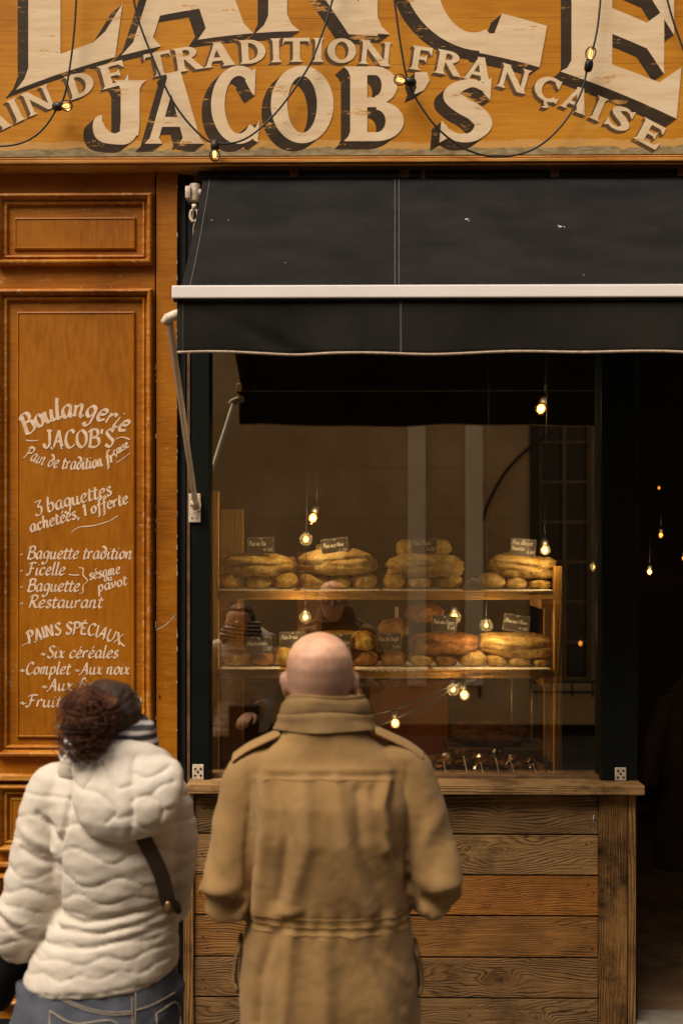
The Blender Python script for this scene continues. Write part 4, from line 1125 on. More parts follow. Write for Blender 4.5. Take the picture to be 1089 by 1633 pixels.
def loaf(name, px, py, w, h, Y, mat, seed, label, cat='bread', group=None, tilt=0.0, depth=None, boxy=2.6, score=0, base=None):
    c = P(px, py, Y); s = (5 + Y) / FPX
    rx, rz = w / 2 * s, h / 2 * s; ry = (depth / 2) if depth else min(rx, .07)
    if base is not None: c.z = base + rz
    mb = MB(); SEG, RIN = (56, 30) if w > 70 else (32, 20)
    rr = random.Random(seed); rings = []
    for i in range(RIN + 1):
        th = min(max(math.pi * i / RIN, .03), math.pi - .03); ring = []
        for k in range(SEG):
            ph = 2 * math.pi * k / SEG
            d = Vector((math.sin(th) * math.cos(ph), math.sin(th) * math.sin(ph), -math.cos(th)))
            L = (abs(d.x) ** boxy + abs(d.y) ** 2.4 + abs(d.z) ** 2.3) ** (-1 / 2.35)
            p = d * L
            nz = 1 + .17 * mnoise.noise(p * 1.3 + Vector((seed * 3.1, 0, 0))) + .10 * mnoise.noise(p * 3.2 + Vector((0, seed * 1.7, 0))) + .05 * mnoise.noise(p * 8 + Vector((0, 0, seed))) + .03 * mnoise.noise(p * 17 + Vector((seed, 0, seed)))
            x, y, z = p.x * rx * nz, p.y * ry * nz, p.z * rz * nz
            if p.z < -.35: z = max(z, -rz * .93)
            if score and p.y < .8:
                # torn ridges along the loaf
                for q in range(score):
                    zc_ = rz * (-.15 + .55 * (q + .5) / score) + rz * .14 * math.sin(p.x * 2.2 + q * 2 + seed)
                    dd = (z - zc_) / (rz * .13)
                    y += -ry * .085 * (math.exp(-(dd - .9) ** 2) - 1.4 * math.exp(-dd ** 2)) * (1 - abs(p.x)) ** .3 * (1 if p.y < 0 else 0) if abs(p.x) < 1 else 0
            ca, sa = math.cos(tilt), math.sin(tilt)
            ring.append((c.x + x * ca + z * sa, c.y + y, c.z - x * sa + z * ca))
        rings.append(ring)
    mb.rings(rings)
    o = mb.build(name, mat, loc=(c.x, c.y, c.z - rz), smooth=True)
    return tag(o, label, cat, group)
G, F_, D_, FR, BR = M['bread_gold'], M['bread_flour'], M['bread_dark'], M['bread_fruit'], M['bread_brown']
RY = .25; z1, z2 = zs_[0] + .002, zs_[1] + .002
sd_ = 0
def roll(px, py, w, h, shelf, mat, label, Y=RY):
    global sd_; sd_ += 1
    loaf('bread_roll', px, py, w, h, Y, mat, sd_ * 1.37, label, 'bread roll', 'small loaves on the bread shelf', base=(z1 if shelf == 0 else z2), depth=.11, boxy=2.5)
def big_loaf(px, py, w, h, mat, label, tilt=0, score=2, depth=.17, Y=.26, boxy=3.2):
    global sd_; sd_ += 1
    loaf('bread_loaf', px, py, w, h, Y, mat, sd_ * 2.11, label, 'bread', 'large loaves on the bread shelf', tilt=tilt, score=score, depth=depth, boxy=boxy)
# upper shelf
roll(369, 930, 39, 25, 0, G, 'small golden roll at the far left end of the upper shelf')
roll(413, 931, 39, 23, 0, G, 'small roll in the middle beneath the leftmost wide loaf on top shelf')
roll(455, 929, 40, 27, 0, G, 'small roll at the right beneath the leftmost wide loaf of the top shelf')
big_loaf(411, 902, 108, 38, G, 'wide golden loaf lying on three rolls at the left of the upper shelf')
loaf('bread_loaf', 462, 904, 22, 32, .34, BR, 77.1, 'brown loaf end poking out behind the leftmost wide loaf', 'bread', 'large loaves on the bread shelf', depth=.12)
roll(501, 929, 46, 26, 0, F_, 'floury small loaf at the left under the tilted black card on top shelf')
roll(541, 931, 36, 22, 0, G, 'middle one of three small loaves under the loaf with the tilted card')
roll(581, 929, 39, 26, 0, F_, 'rightmost of three small loaves under the loaf with the tilted card')
big_loaf(540, 898, 118, 44, F_, 'wide floury loaf with a tilted black card standing on it')
loaf('bread_loaf', 516, 878, 26, 22, .36, F_, 61.2, 'pale bread end behind the tilted black card', 'bread', 'large loaves on the bread shelf', depth=.14, boxy=2.4)
roll(628, 930, 36, 25, 0, G, 'left one of three small loaves under the pale cracked loaf in mid shelf')
roll(669, 932, 38, 22, 0, F_, 'floury small loaf in the middle under the pale cracked loaf')
roll(715, 930, 40, 26, 0, G, 'right one of three small loaves next to the folded paper sheet')
big_loaf(679, 903, 116, 40, F_, 'wide pale loaf with cracked crust third from the left on the upper shelf')
loaf('bread_loaf', 648, 875, 32, 28, .36, FR, 31.2, 'round loaf behind a black card, at the left of its pair on top', 'bread', 'large loaves on the bread shelf', depth=.11, boxy=2.3)
loaf('bread_loaf', 703, 874, 30, 26, .36, FR, 37.9, 'round loaf behind a black card, at the right of its pair on top', 'bread', 'large loaves on the bread shelf', depth=.11, boxy=2.3)
roll(783, 929, 42, 26, 0, F_, 'small floury loaf beside the folded white paper on the upper shelf')
roll(822, 931, 35, 20, 0, F_, 'middle small loaf under the fruit loaf by the right upright')
roll(859, 933, 36, 16, 0, G, 'flattest small loaf at the right end of the upper shelf')
big_loaf(832, 903, 104, 40, FR, 'wide fruit bread tilting to the right at the right end of the top shelf', tilt=.07)
# lower shelf
roll(375, 1051, 47, 29, 1, F_, 'grainy roll at the far left end of the lower shelf')
roll(420, 1053, 40, 22, 1, BR, 'brown roll with a card stuck in it on the lower shelf')
roll(452, 1047, 36, 32, 1, G, 'golden roll left of the bald head on the lower shelf')
roll(582, 1053, 40, 24, 1, BR, 'brown roll right of the bald head at the start of the doily')
roll(628, 1053, 40, 24, 1, BR, 'brown roll below the black card on the scalloped doily')
roll(671, 1055, 40, 23, 1, FR, 'fruit roll at the left beneath the dark long loaf')
roll(710, 1056, 37, 22, 1, D_, 'dark brown roll beneath the dark long loaf')
roll(753, 1054, 45, 25, 1, FR, 'speckled pale roll between the dark loaf and the golden loaf')
roll(791, 1056, 33, 21, 1, F_, 'small pale roll under the left end of the golden long loaf')
roll(826, 1057, 38, 19, 1, F_, 'flat pale roll in the middle under the golden long loaf')
roll(862, 1057, 34, 19, 1, G, 'flat roll at the right end of the lower shelf')
loaf('bread_loaf', 579, 1022, 40, 31, .25, G, 14.2, 'smooth golden round loaf right above the bald head', 'bread', 'large loaves on the bread shelf', depth=.13, boxy=2.3)
loaf('bread_loaf', 540, 1016, 90, 20, .40, G, 15.2, 'long flat loaf behind the bald head on the lower shelf', 'bread', 'large loaves on the bread shelf', depth=.10)
loaf('bread_loaf', 628, 1003, 46, 34, .33, BR, 16.7, 'grainy brown round loaf behind a black card with a toothpick in it', 'bread', 'large loaves on the bread shelf', depth=.13, boxy=2.3)
big_loaf(709, 1027, 108, 36, D_, 'long dark fruit loaf with black raisins on the lower shelf', score=1)
big_loaf(823, 1030, 120, 41, FR, 'long golden loaf at the right of the lower shelf', tilt=.05, score=1)
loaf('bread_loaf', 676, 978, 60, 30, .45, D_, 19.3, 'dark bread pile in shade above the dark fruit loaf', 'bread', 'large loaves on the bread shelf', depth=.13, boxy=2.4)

# price cards
M['slate'] = simple('slate', (.040, .034, .026), (.022, .019, .015), 25, rough=.55, bump=.05)
M['chalk'] = simple('chalk', (.70, .64, .54), None, 40, rough=.9)
M['pin'] = simple('pin', (.60, .48, .32), None, 30, rough=.5)
def card(px, py, w, h, tilt, Y, lines, label, pin=16):
    c = P(px, py, Y); s = (5 + Y) / FPX
    o = thing('price_card', (c.x, Y, c.z - h / 2 * s), label, 'price card', 'black price cards on the bread')
    ca, sa = math.cos(tilt), math.sin(tilt)
    def q(dx, dy, y): return P(px + dx * ca - dy * sa, py + dx * sa + dy * ca, y)
    W, H = w / 2, h / 2
    mb = MB(); mb.hexa([q(-W, H, Y), q(W, H, Y), q(W, H, Y + .003), q(-W, H, Y + .003), q(-W, -H, Y), q(W, -H, Y), q(W, -H, Y + .003), q(-W, -H, Y + .003)])
    mb.build('card', M['slate'], o, bevel=.0008)
    ik = Ink(Y, .0004)
    def rot(x, y): return (px + x * ca - y * sa, py + x * sa + y * ca)
    for s_, x0, x1, y, xh in lines:
        ik.text(s_, [rot(x0, y), rot(x1, y)], xh, .1, .45, .38, n=4)
    for a_, b_ in (((-W + .8, -H + .8), (W - .8, -H + .8)), ((W - .8, -H + .8), (W - .8, H - .8)), ((W - .8, H - .8), (-W + .8, H - .8)), ((-W + .8, H - .8), (-W + .8, -H + .8))):
        ik.ribbon([np.array(rot(*a_)), np.array(rot(*b_))], .12, .3, .12)
    ik.ribbon([np.array(rot(-1.6, -H + 2.6)), np.array(rot(1.6, -H + 2.6))], .1, .3, .9)
    ik.mb.build('handwriting', M['chalk'], o)
    pn = MB(); pn.tube([q(0, H - 3, Y + .005), q(0, H + pin, Y + .03)], .0014, 6); pn.build('pin', M['pin'], o)
card(416, 870, 42, 27, 0.0, .20, [("Pain au Vin", -19, 8, 0, 4.2), ("4.40", 4, 18, 9, 3.4)], 'black price card upright on the leftmost wide golden loaf')
card(534, 872, 43, 28, -.12, .20, [("Pain aux Noix", -19, 14, 0, 4.2), ("5.20", 5, 18, 9, 3.4)], 'black price card tilted to the left on the wide floury loaf')
card(676, 871, 41, 24, 0.02, .22, [("Pain Fruits", -18, 10, -2, 4.2), ("6.20", 4, 17, 7, 3.4)], 'faint price card between two round loaves on the pale cracked loaf')
card(834, 873, 41, 28, .10, .20, [("Pain Abricot", -18, 14, -4, 4.0), ("Noisette", -18, 2, 5, 3.6), ("6.60", 6, 18, 9, 3.4)], 'black price card tilted to the right beside a bulb at the upper right')
card(413, 1029, 41, 27, -.02, .18, [("Pain 6 cereales", -18, 14, 0, 3.8), ("3.20", 6, 18, 9, 3.4)], 'black price card standing in the brown roll at the lower left')
card(467, 1020, 43, 25, -.03, .22, [("Pain de mie", -18, 8, -1, 4.0)], 'black price card half hidden behind the top of the bald head')
card(543, 1026, 34, 30, .03, .19, [("Pain au Lin", -14, 14, 1, 3.8), ("4.40", 2, 14, 9, 3.2)], 'dark price card peeking out right beside the bald head')
card(620, 1024, 40, 30, .0, .19, [("Pain de Seigle", -17, 16, -2, 3.9), ("3.40", 5, 17, 10, 3.4)], 'black price card in front of the grainy brown round loaf')
card(708, 995, 40, 27, .07, .22, [("Pain aux Figues", -17, 16, 0, 3.8), ("5.60", 5, 17, 8, 3.2)], 'dark price card standing on the long dark fruit loaf')
card(823, 994, 42, 27, .17, .22, [("Pain aux Olives", -18, 17, 0, 3.8), ("4.60", 5, 18, 9, 3.2)], 'black price card tilted on the long golden loaf of the lower shelf')
# toothpicks
for px0, py0, px1, py1, lab in ((632, 968, 634, 990, 'pale paper flag standing in the grainy brown round loaf'),):
    g = MB(); g.pbox(px0 - 2.5, py0, px0 + 3.5, py1 - 2, .33, .001); o = g.build('paper_flag', M['paper'], loc=P(px0, py1, .33)); tag(o, lab, 'paper flag')
# folded paper
mb = MB()
s0 = [P(737, 941, .20), P(744, 929, .18), P(753, 922, .17), P(762, 925, .18), P(772, 941, .20)]
mb.rings([[p for p in s0], [p + Vector((.004, .05, 0)) for p in s0], [Vector((p.x * .4 + P(757, 936, .3).x * .6, .30, zs_[0] + .004 + (p.z - zs_[0]) * .3)) for p in s0]], cap=False)
o = mb.build('folded_paper', M['paper'], loc=P(757, 941, .22), smooth=True); solid(o, .0008); tag(o, 'crumpled white paper sheet folded up between two bread stacks', 'paper')

# packets and breads in the bottom of the display
M['cello'] = clear_glass('cello', (1, .95, .88), 1.6, 0.12, (.93, .90, .84))
M['label_card'] = simple('label_card', (.80, .74, .62), None, 30, rough=.6)
rr = random.Random(3)
for k, (px, py, w, h, lean, lab) in enumerate(((705, 1222, 40, 34, .2, 'leftmost dark biscuit bag beside the tan jacket shoulder'), (735, 1218, 38, 44, .28, 'biscuit bag with the longest white label in the display bottom'), (765, 1222, 34, 34, .1, 'squat biscuit bag in the middle of the display bottom'), (790, 1218, 34, 40, .25, 'tall biscuit bag right of the squat bag in the display bottom'), (818, 1222, 34, 32, .3, 'shiny biscuit bag left of the last one in the display bottom'), (852, 1224, 40, 28, .35, 'rightmost biscuit bag beside the shelf upright'))):
    Y = .20 + .03 * (k % 2); s = (5 + Y) / FPX; c = P(px, py, Y); zb = zbot + .001
    o = thing('biscuit_bag', (c.x, Y, zb), lab, 'biscuit bag', 'biscuit bags in the display bottom')
    wx, hz = w / 2 * s, h * s
    b1 = MB()
    for j in range(7): b1.ellipsoid((c.x + rr.uniform(-.6, .6) * wx, Y + rr.uniform(-.02, .03), zb + .012 + rr.uniform(0, .35) * hz), (.022 * rr.uniform(.8, 1.3), .018, .012), 12, 8)
    b1.build('biscuit', BR if k % 2 else D_, o, smooth=True)
    pk = []
    for j in range(7):
        v = j / 6; ww = wx * (1.05 - .35 * v ** 2) ; dd = .045 * (1 - v ** 1.5) + .003
        pk.append([(c.x + ww * math.cos(2 * math.pi * q / 18) * (1 + .12 * mnoise.noise((q * .9, v * 4, k))) + lean * v * hz * .5, Y + dd * math.sin(2 * math.pi * q / 18) * (1 + .2 * mnoise.noise((q * .7, v * 3, k + 9))), zb + .003 + v * hz) for q in range(18)])
    b2 = MB(); b2.rings(pk); b2.build('wrapper', M['cello'], o)
    b3 = MB(); x = c.x + rr.uniform(-.2, .4) * wx; a_ = -.008 - lean * .02
    b3.hexa([(x, Y - .05, zb + .006), (x + .005, Y - .05, zb + .004), (x + .005, Y - .048, zb + .004), (x, Y - .048, zb + .006), (x + a_ - .003, Y - .047, zb + hz * .72), (x + a_ + .003, Y - .047, zb + hz * .70), (x + a_ + .003, Y - .045, zb + hz * .70), (x + a_ - .003, Y - .045, zb + hz * .72)])
    b3.build('paper_label', M['label_card'], o)
tray = thing('bread_tray', P(780, 1200, .62), 'dark tray of flat brown breads low behind the biscuit bags', 'tray')
q0, q1 = P(715, 1195, .62), P(880, 1195, .62)
MB().box(q0.x, q1.x, .60, .95, q0.z - .02, q0.z).build('tray_base', M['rust_steel'], tray, bevel=.003)
MB().box(q0.x, q1.x, .585, .60, zbot, q0.z + .004).build('tray_front', M['inner_wall'], tray)
BREAD_SHADE = crust('bread_shade', (.13, .055, .016), (.06, .022, .007), (.22, .11, .04))  # crust colour darkened to paint shade onto the tray breads
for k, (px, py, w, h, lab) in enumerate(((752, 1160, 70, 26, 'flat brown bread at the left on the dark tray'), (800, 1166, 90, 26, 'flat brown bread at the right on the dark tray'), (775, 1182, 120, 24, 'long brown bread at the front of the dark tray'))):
    loaf('flat_bread', px, py, w, h, .72 if k == 2 else .84, BREAD_SHADE, 90 + k, lab, 'bread', 'flat breads on the tray', depth=.11, tilt=.12, base=(q0.z if k == 2 else q0.z + .012))

# ------------------------------------------------------------------ lamps inside
def point(c, w, col=(1.0, .70, .36), r=.03):
    l = bpy.data.lights.new('bulb_light', 'POINT'); l.energy = w; l.color = col; l.shadow_soft_size = r
    o = bpy.data.objects.new('bulb_light', l); COL.objects.link(o); o.location = c
    return o
BULB = [(.0002, -1), (.55, -.84), (.95, -.3), (1, .1), (.8, .65), (.3, .98), (.0002, 1)]
def glow_bulb(par, c, d, R_, m_):
    b_ = MB().lathe([(r_ * R_, h_ * R_) for r_, h_ in BULB], c, d, 18).build('bulb', M['amber_glass'], par, smooth=True)
    MB().lathe([(r_ * R_ * .58, h_ * R_ * .70) for r_, h_ in BULB], c, d, 14).build('filament', m_, b_, smooth=True)
    return b_
def pendant(px, py, Y, r, label, power=0.0, mat='lit_bulb', cord_to=None, direction=(0, 0, -1), sock=True):
    c = P(px, py, Y); R_ = r * (5 + Y) / FPX; d = Vector(direction).normalized()
    o = thing('pendant_bulb', c, label, 'light bulb', 'bulbs hanging in the shop')
    glow_bulb(o, c, d, R_, M[mat])
    if sock:
        MB().lathe([(.0, -R_ * 2.3), (R_ * .55, -R_ * 2.2), (R_ * .62, -R_ * .95), (0, -R_ * .9)], c, d, 12).build('socket', M['black_rubber'], o, smooth=True)
        top = c - d * R_ * 2.3
        if cord_to is None: end = Vector((top.x, top.y, 3.69))
        else: end = P(cord_to[0], cord_to[1], Y)
        mid = (top + end) / 2 + Vector((.01, 0, -.01))
        MB().tube(catmull([top, mid, end], 8), .0011, 6).build('cord', M['black_rubber'], o, smooth=True)
    if power:
        pl_ = point(c - Vector((0, R_ * 1.6, 0)) , power); pl_.parent = o; pl_.location = Vector((0, -R_ * 1.7, 0))
pendant(862, 652, .11, 10.5, 'brightest bulb high up under the dark awning reflection', 3.0, direction=(-.3, -.3, -.9))
pendant(499, 826, .105, 9.5, 'bulb with a visible filament above the left shelf stack', 5.0, direction=(.3, -.4, .85) if False else (-.25, -.2, -.9))
pendant(488, 860, .60, 7, 'small bulb just below the filament bulb at the left', .6)
pendant(868, 877, .11, 8.5, 'bulb beside the tilted card at the right end of the top shelf', 2.5, mat='lit_bulb')
pendant(487, 984, .12, 6.5, 'bulb in front of the orange board between the two shelves', 2.6)
pendant(724, 984, .70, 8.5, 'half hidden bulb behind a price card on the lower shelf', 2.0)
pendant(775, 997, .13, 4.5, 'tiny bulb between the two long loaves', 2.2)
pendant(948, 904, 2.6, 3.4, 'tiny bulb near the dark right window post', .3)
pendant(1035, 912, 2.2, 5.2, 'bright round bulb in the dark doorway', 1.0)
pendant(1053, 853, 2.0, 5.0, 'dim amber bulb above the bright one in the doorway', .4, mat='dim_bulb')
pendant(1090, 890, 2.4, 5.0, 'amber bulb at the right edge of the doorway', .3, mat='dim_bulb')
pendant(1050, 778, 2.6, 3.5, 'faint amber bulb highest in the doorway', .0, mat='dim_bulb')
pendant(925, 1026, 1.2, 6, 'dim bulb low between the shelf upright and the right post', .0, mat='dim_bulb')
# low festoon behind the shelf
lf = thing('string_lights', P(660, 1120, .12), 'black festoon cable with lit bulbs drooping below the lower bread shelf', 'string lights')
cbm = MB()
cable(cbm, [(560, 1142), (600, 1138), (650, 1124), (700, 1102), (722, 1092), (745, 1088)], .125, .005)
cable(cbm, [(600, 1160), (630, 1146), (680, 1124), (712, 1103), (730, 1090), (760, 1083)], .120, .005)
cbm.build('cable', M['black_rubber'], lf, smooth=True)
for px, py, Y, r, pw in ((630, 1153, .11, 9.0, 1.1), (740, 1108, .11, 9.0, 1.6), (722, 1099, .13, 6.5, .5)):
    c = P(px, py, Y); R_ = r * (5 + Y) / FPX
    glow_bulb(lf, c, Vector((.1, -.1, -1)), R_, M['lit_bulb'])
    MB().lathe([(.0, R_ * .8), (R_ * .62, R_ * .9), (R_ * .6, R_ * 2.1), (0, R_ * 2.2)], c, (-.1, .1, 1), 12).build('socket', M['black_rubber'], lf, smooth=True)
    pl_ = point(c, pw); pl_.parent = lf; pl_.location = c - Vector(lf['_base']) + Vector((0, -R_ * 1.7, 0))

# dark coat hanging in the doorway
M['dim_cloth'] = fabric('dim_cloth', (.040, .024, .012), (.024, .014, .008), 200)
mb = MB()
q = P(1092, 1090, 1.2)
mb.loft([(q.z - .95, q.x + .02, 1.25, .17, .09), (q.z - .6, q.x + .01, 1.25, .15, .09), (q.z - .3, q.x, 1.25, .13, .08), (q.z - .08, q.x + .02, 1.25, .12, .06), (q.z + .02, q.x + .04, 1.25, .05, .04), (q.z + .08, q.x + .045, 1.25, .012, .012)], 28)
mb.tube([(q.x - .08, 1.22, q.z - .06), (q.x - .16, 1.20, q.z - .3), (q.x - .19, 1.18, q.z - .52)], [.045, .05, .045], 14)
co, fs, nr = remesh(mb, .012, 4)
d = .012 * np_noise(co[:, 0] * 22, co[:, 2] * 3, 0); co = co + nr * d[:, None]
mb = MB(); mb.v = [tuple(p) for p in co]; mb.f = fs
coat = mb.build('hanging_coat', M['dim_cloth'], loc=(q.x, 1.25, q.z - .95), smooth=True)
tag(coat, 'dark brown coat hanging in the gloom of the doorway', 'coat')
hk = MB(); hk.tube([(q.x + .045, 1.25, q.z + .06), (q.x + .045, 1.25, 3.7)], .004, 6); tag(hk.build('coat_hanger', M['iron'], loc=(q.x + .045, 1.25, q.z + .08)), 'thin dark cord holding the brown coat in the doorway', 'cord')

# ------------------------------------------------------------------ people
def skin_mat(name, base, red, stub=None, z0=0, z1=0):
    t = NT(name)
    a = t.noise(14, (1, 1, 1), 5, .6); b = t.noise(420, (1, 1, 1), 4, .7)
    c = t.ramp(t.math('ADD', t.math('MULTIPLY', a, .8), t.math('MULTIPLY', t.noise(60, (1, 1, 1), 5, .7), .2)), [(.36, red), (.60, base)])
    if stub:
        sp = t.n('ShaderNodeSeparateXYZ'); t.l(t.coord(), sp.inputs[0])
        mr = t.n('ShaderNodeMapRange'); mr.inputs['From Min'].default_value = z1; mr.inputs['From Max'].default_value = z0
        t.l(t.math('ADD', sp.outputs['Z'], t.math('MULTIPLY', t.math('SUBTRACT', a, .5), .10)), mr.inputs[0])
        low = t.n('ShaderNodeMapRange'); low.inputs['From Min'].default_value = z0 - .075; low.inputs['From Max'].default_value = z0 - .045
        t.l(sp.outputs['Z'], low.inputs[0])
        f = t.math('MULTIPLY', t.math('MULTIPLY', mr.outputs[0], low.outputs[0]), t.math('ADD', .30, t.math('MULTIPLY', b, .5)), clamp=True)
        c = t.mix(f, c, stub)
    t.color(c).rough(.48).spec(.35)
    t.b.inputs['Subsurface Weight'].default_value = .12
    t.b.inputs['Subsurface Radius'].default_value = (.01, .004, .002)
    t.bump(t.math('ADD', b, a), .12, .001)
    return t.m
M['man_skin'] = skin_mat('man_skin', (.72, .43, .28), (.56, .28, .17), (.20, .13, .10), 1.665, 1.72)
M['woman_skin'] = skin_mat('woman_skin', (.58, .34, .24), (.50, .26, .18))
M['man_jacket'] = fabric('man_jacket', (.325, .197, .078), (.24, .140, .052), 520, patch=5, bump=.25, sheen=.1, fine=.18)
M['man_collar'] = fabric('man_collar', (.25, .157, .068), (.165, .10, .042), 520, patch=12, bump=.3, fine=.2)
M['jacket_seam'] = simple('jacket_seam', (.46, .27, .10), (.34, .19, .06), 90, rough=.9)
M['jeans_dark'] = fabric('jeans_dark', (.07, .075, .09), (.04, .045, .055), 600)
M['leather'] = simple('leather', (.05, .03, .02), None, 30, rough=.5, bump=.2)
M['puffer'] = fabric('puffer', (.66, .60, .52), (.58, .515, .43), 500, rough=.5, patch=4, bump=.10, fine=.06)
M['jeans_blue'] = fabric('jeans_blue', (.125, .135, .165), (.055, .065, .088), 700, patch=9, bump=.4, lo=.3, hi=.7, fine=.35)
M['jeans_thread'] = simple('jeans_thread', (.42, .36, .28), (.30, .25, .2), 90, rough=.9)
M['black_knit'] = fabric('black_knit', (.014, .013, .013), (.008, .008, .008), 300)
t = NT('scarf_knit')
sp = t.n('ShaderNodeSeparateXYZ'); t.l(t.coord(), sp.inputs[0])
wv = t.math('FRACT', t.math('ADD', t.math('MULTIPLY', sp.outputs['Z'], 46.0), t.math('ADD', t.math('MULTIPLY', sp.outputs['X'], 5.0), t.math('MULTIPLY', t.noise(8, (1, 1, 1), 3), .6))))
t.color(t.ramp(wv, [(.0, (.05, .045, .05)), (.34, (.06, .055, .06)), (.42, (.50, .45, .43)), (.74, (.55, .50, .47)), (.82, (.12, .11, .11)), (1.0, (.05, .045, .05))])).rough(.95).spec(.1)
t.bump(t.noise(260, (1, 1, 1), 3), .5, .002)
M['scarf_knit'] = t.m
t = NT('brown_hair')
st_ = t.noise(9, (7, 7, .8), 6, .7, dist=.6)
t.color(t.ramp(st_, [(.34, (.012, .006, .004)), (.52, (.040, .018, .009)), (.68, (.10, .042, .018))])).rough(.45).spec(.4)
t.bump(t.noise(30, (6, 6, .7), 5, .7, dist=.6), .9, .006)
M['brown_hair'] = t.m
t = NT('red_hair')
st_ = t.noise(10, (3, 3, 3), 6, .7, dist=1.2)
t.color(t.ramp(st_, [(.34, (.022, .008, .004)), (.52, (.085, .028, .010)), (.68, (.20, .065, .020))])).rough(.5).spec(.3)
t.bump(t.noise(50, (3, 3, 3), 5, .7, dist=1.5), .9, .006)
M['red_hair'] = t.m
M['eye'] = simple('eye', (.75, .72, .68), None, 30, rough=.2)

def head(mb, x, y, z0, H, w, turn=0.0):
    """head from chin height z0, face towards +y (turned by turn about z)"""
    t0 = len(mb.v)
    secs = [(0, .0, .062, .018, .02), (.05, 0, .048, .040, .042), (.14, 0, .028, .054, .066), (.25, 0, .012, .062, .082), (.38, 0, .002, .070, .091), (.52, 0, -.004, .0765, .097), (.66, 0, -.008, .079, .099), (.78, 0, -.011, .0745, .093), (.88, 0, -.012, .062, .077), (.945, 0, -.012, .045, .056), (.985, 0, -.012, .024, .030), (1.0, 0, -.012, .006, .008)]
    k = w / .158
    mb.loft([(z0 + a * H, 0, c * k, d * k, e * k) for a, b, c, d, e in secs], 30, 2.15)
    mb.ellipsoid((0, .098 * k, z0 + .40 * H), (.013, .020, .020), 12, 8)
    mb.tube([(0, .090 * k, z0 + .55 * H), (0, .108 * k, z0 + .40 * H)], [.008, .011], 8)
    mb.ellipsoid((0, .084 * k, z0 + .215 * H), (.024, .012, .006), 12, 8)
    mb.ellipsoid((0, .083 * k, z0 + .185 * H), (.020, .012, .006), 12, 8)
    for s in (-1, 1):
        mb.ellipsoid((s * .034, .080 * k, z0 + .57 * H), (.024, .014, .007), 12, 8)
        mb.ellipsoid((s * .083 * k, -.002, z0 + .46 * H), (.007, .020, .028), 14, 10)
        mb.tube(catmull([(s * .080 * k, .010, z0 + .36 * H), (s * .086 * k, -.010, z0 + .42 * H), (s * .0905 * k, -.018, z0 + .50 * H), (s * .089 * k, -.012, z0 + .57 * H), (s * .084 * k, .006, z0 + .58 * H)], 5), .0052, 8)
    ca, sa = math.cos(turn), math.sin(turn)
    for i in range(t0, len(mb.v)):
        px, py, pz = mb.v[i]; mb.v[i] = (x + px * ca - py * sa, y + px * sa + py * ca, pz)

def hand(mb, w, d, up, side):
    """palm at wrist w pointing along d; five curled fingers"""
    w, d, up = Vector(w), Vector(d).normalized(), Vector(up).normalized()
    s = d.cross(up).normalized(); up = s.cross(d).normalized()
    mb.tube([w - d * .02, w + d * .02, w + d * .055, w + d * .09], [(.017, .026), (.016, .034), (.015, .040), (.011, .037)], 14, up=up)
    for k, (o, L) in enumerate(((-.030, .068), (-.010, .078), (.010, .073), (.029, .056))):
        b = w + d * .085 + s * o
        mb.tube([b - d * .01, b + d * L * .4 - up * .004, b + d * L * .72 - up * L * .25, b + d * L * .82 - up * L * .58], [.0092, .0088, .0082, .0068], 9)
    b = w + d * .03 + s * side * .030
    mb.tube([b - s * side * .01, b + s * side * .022 + d * .022, b + s * side * .026 + d * .050 - up * .012, b + s * side * .018 + d * .070 - up * .022], [.0135, .0115, .0100, .0080], 9)

def figure_legs(mb, hipx, hz, foot_w, r=1.0, cx=0.0):
    for s in (-1, 1):
        mb.tube(catmull([(cx + s * hipx, 0, hz), (cx + s * hipx * 1.05, .01, hz * .78), (cx + s * foot_w, .02, hz * .54), (cx + s * foot_w, -.005, hz * .30), (cx + s * foot_w, -.02, .07)], 5), [q * r for q in np.interp(np.linspace(0, 1, 21), [0, .25, .5, .72, 1], [.098, .085, .062, .058, .040])], 18)

def foot(mb, x, y):
    mb.loft([(.0, x, y + .07, .045, .135), (.03, x, y + .07, .046, .135), (.06, x, y + .05, .043, .11), (.10, x, y - .01, .045, .062), (.14, x, y - .02, .044, .050)], 20, 2.4)

def make_mesh(co, fs, name, mat, parent, base, smooth=True):
    mb = MB(); mb.v = [tuple(p) for p in co]; mb.f = fs
    return mb.build(name, mat, parent, loc=base, smooth=smooth)

# ---- the bald man in the tan field jacket (local metres: x right, y to the shop, z up)
MX, MY_ = -.033, -2.1
mbase = (MX, MY_, 0)
mb = MB()
head(mb, -.020, .035, 1.512, .238, .160)
mb.tube([(-.01, -.01, 1.40), (-.012, .0, 1.48), (-.018, .012, 1.60)], [(.085, .085), (.063, .066), (.060, .064)], 20)
mb.loft([(.80, 0, 0, .165, .115), (.95, 0, 0, .145, .10), (1.1, 0, .0, .125, .09), (1.3, 0, -.005, .125, .09), (1.40, 0, -.005, .125, .07), (1.44, 0, -.008, .08, .05)], 28)
ML = dict(sh=(-.180, -.005, 1.424), el=(-.240, -.055, 1.140), wr=(-.115, .215, 1.10))
MR = dict(sh=(.184, -.005, 1.434), el=(.262, -.05, 1.155), wr=(.125, .215, 1.11))
for A, sd in ((ML, 1), (MR, -1)):
    mb.tube([A['sh'], Vector(A['sh']).lerp(Vector(A['el']), .5), A['el']], [.036, .034, .032], 16)
    mb.tube([A['el'], Vector(A['el']).lerp(Vector(A['wr']), .4), A['wr']], [.033, .032, .025], 16)
    hand(mb, A['wr'], (sd * .55, .8, -.05), (0, -.1, 1), -sd)
figure_legs(mb, .090, .86, .105)
for s in (-1, 1): foot(mb, s * .105, -.02)
co, fs, nr = remesh(mb, .0055, 3)
co += np.array((MX, MY_, 0))
man = make_mesh(co, fs, 'person', M['man_skin'], None, mbase)
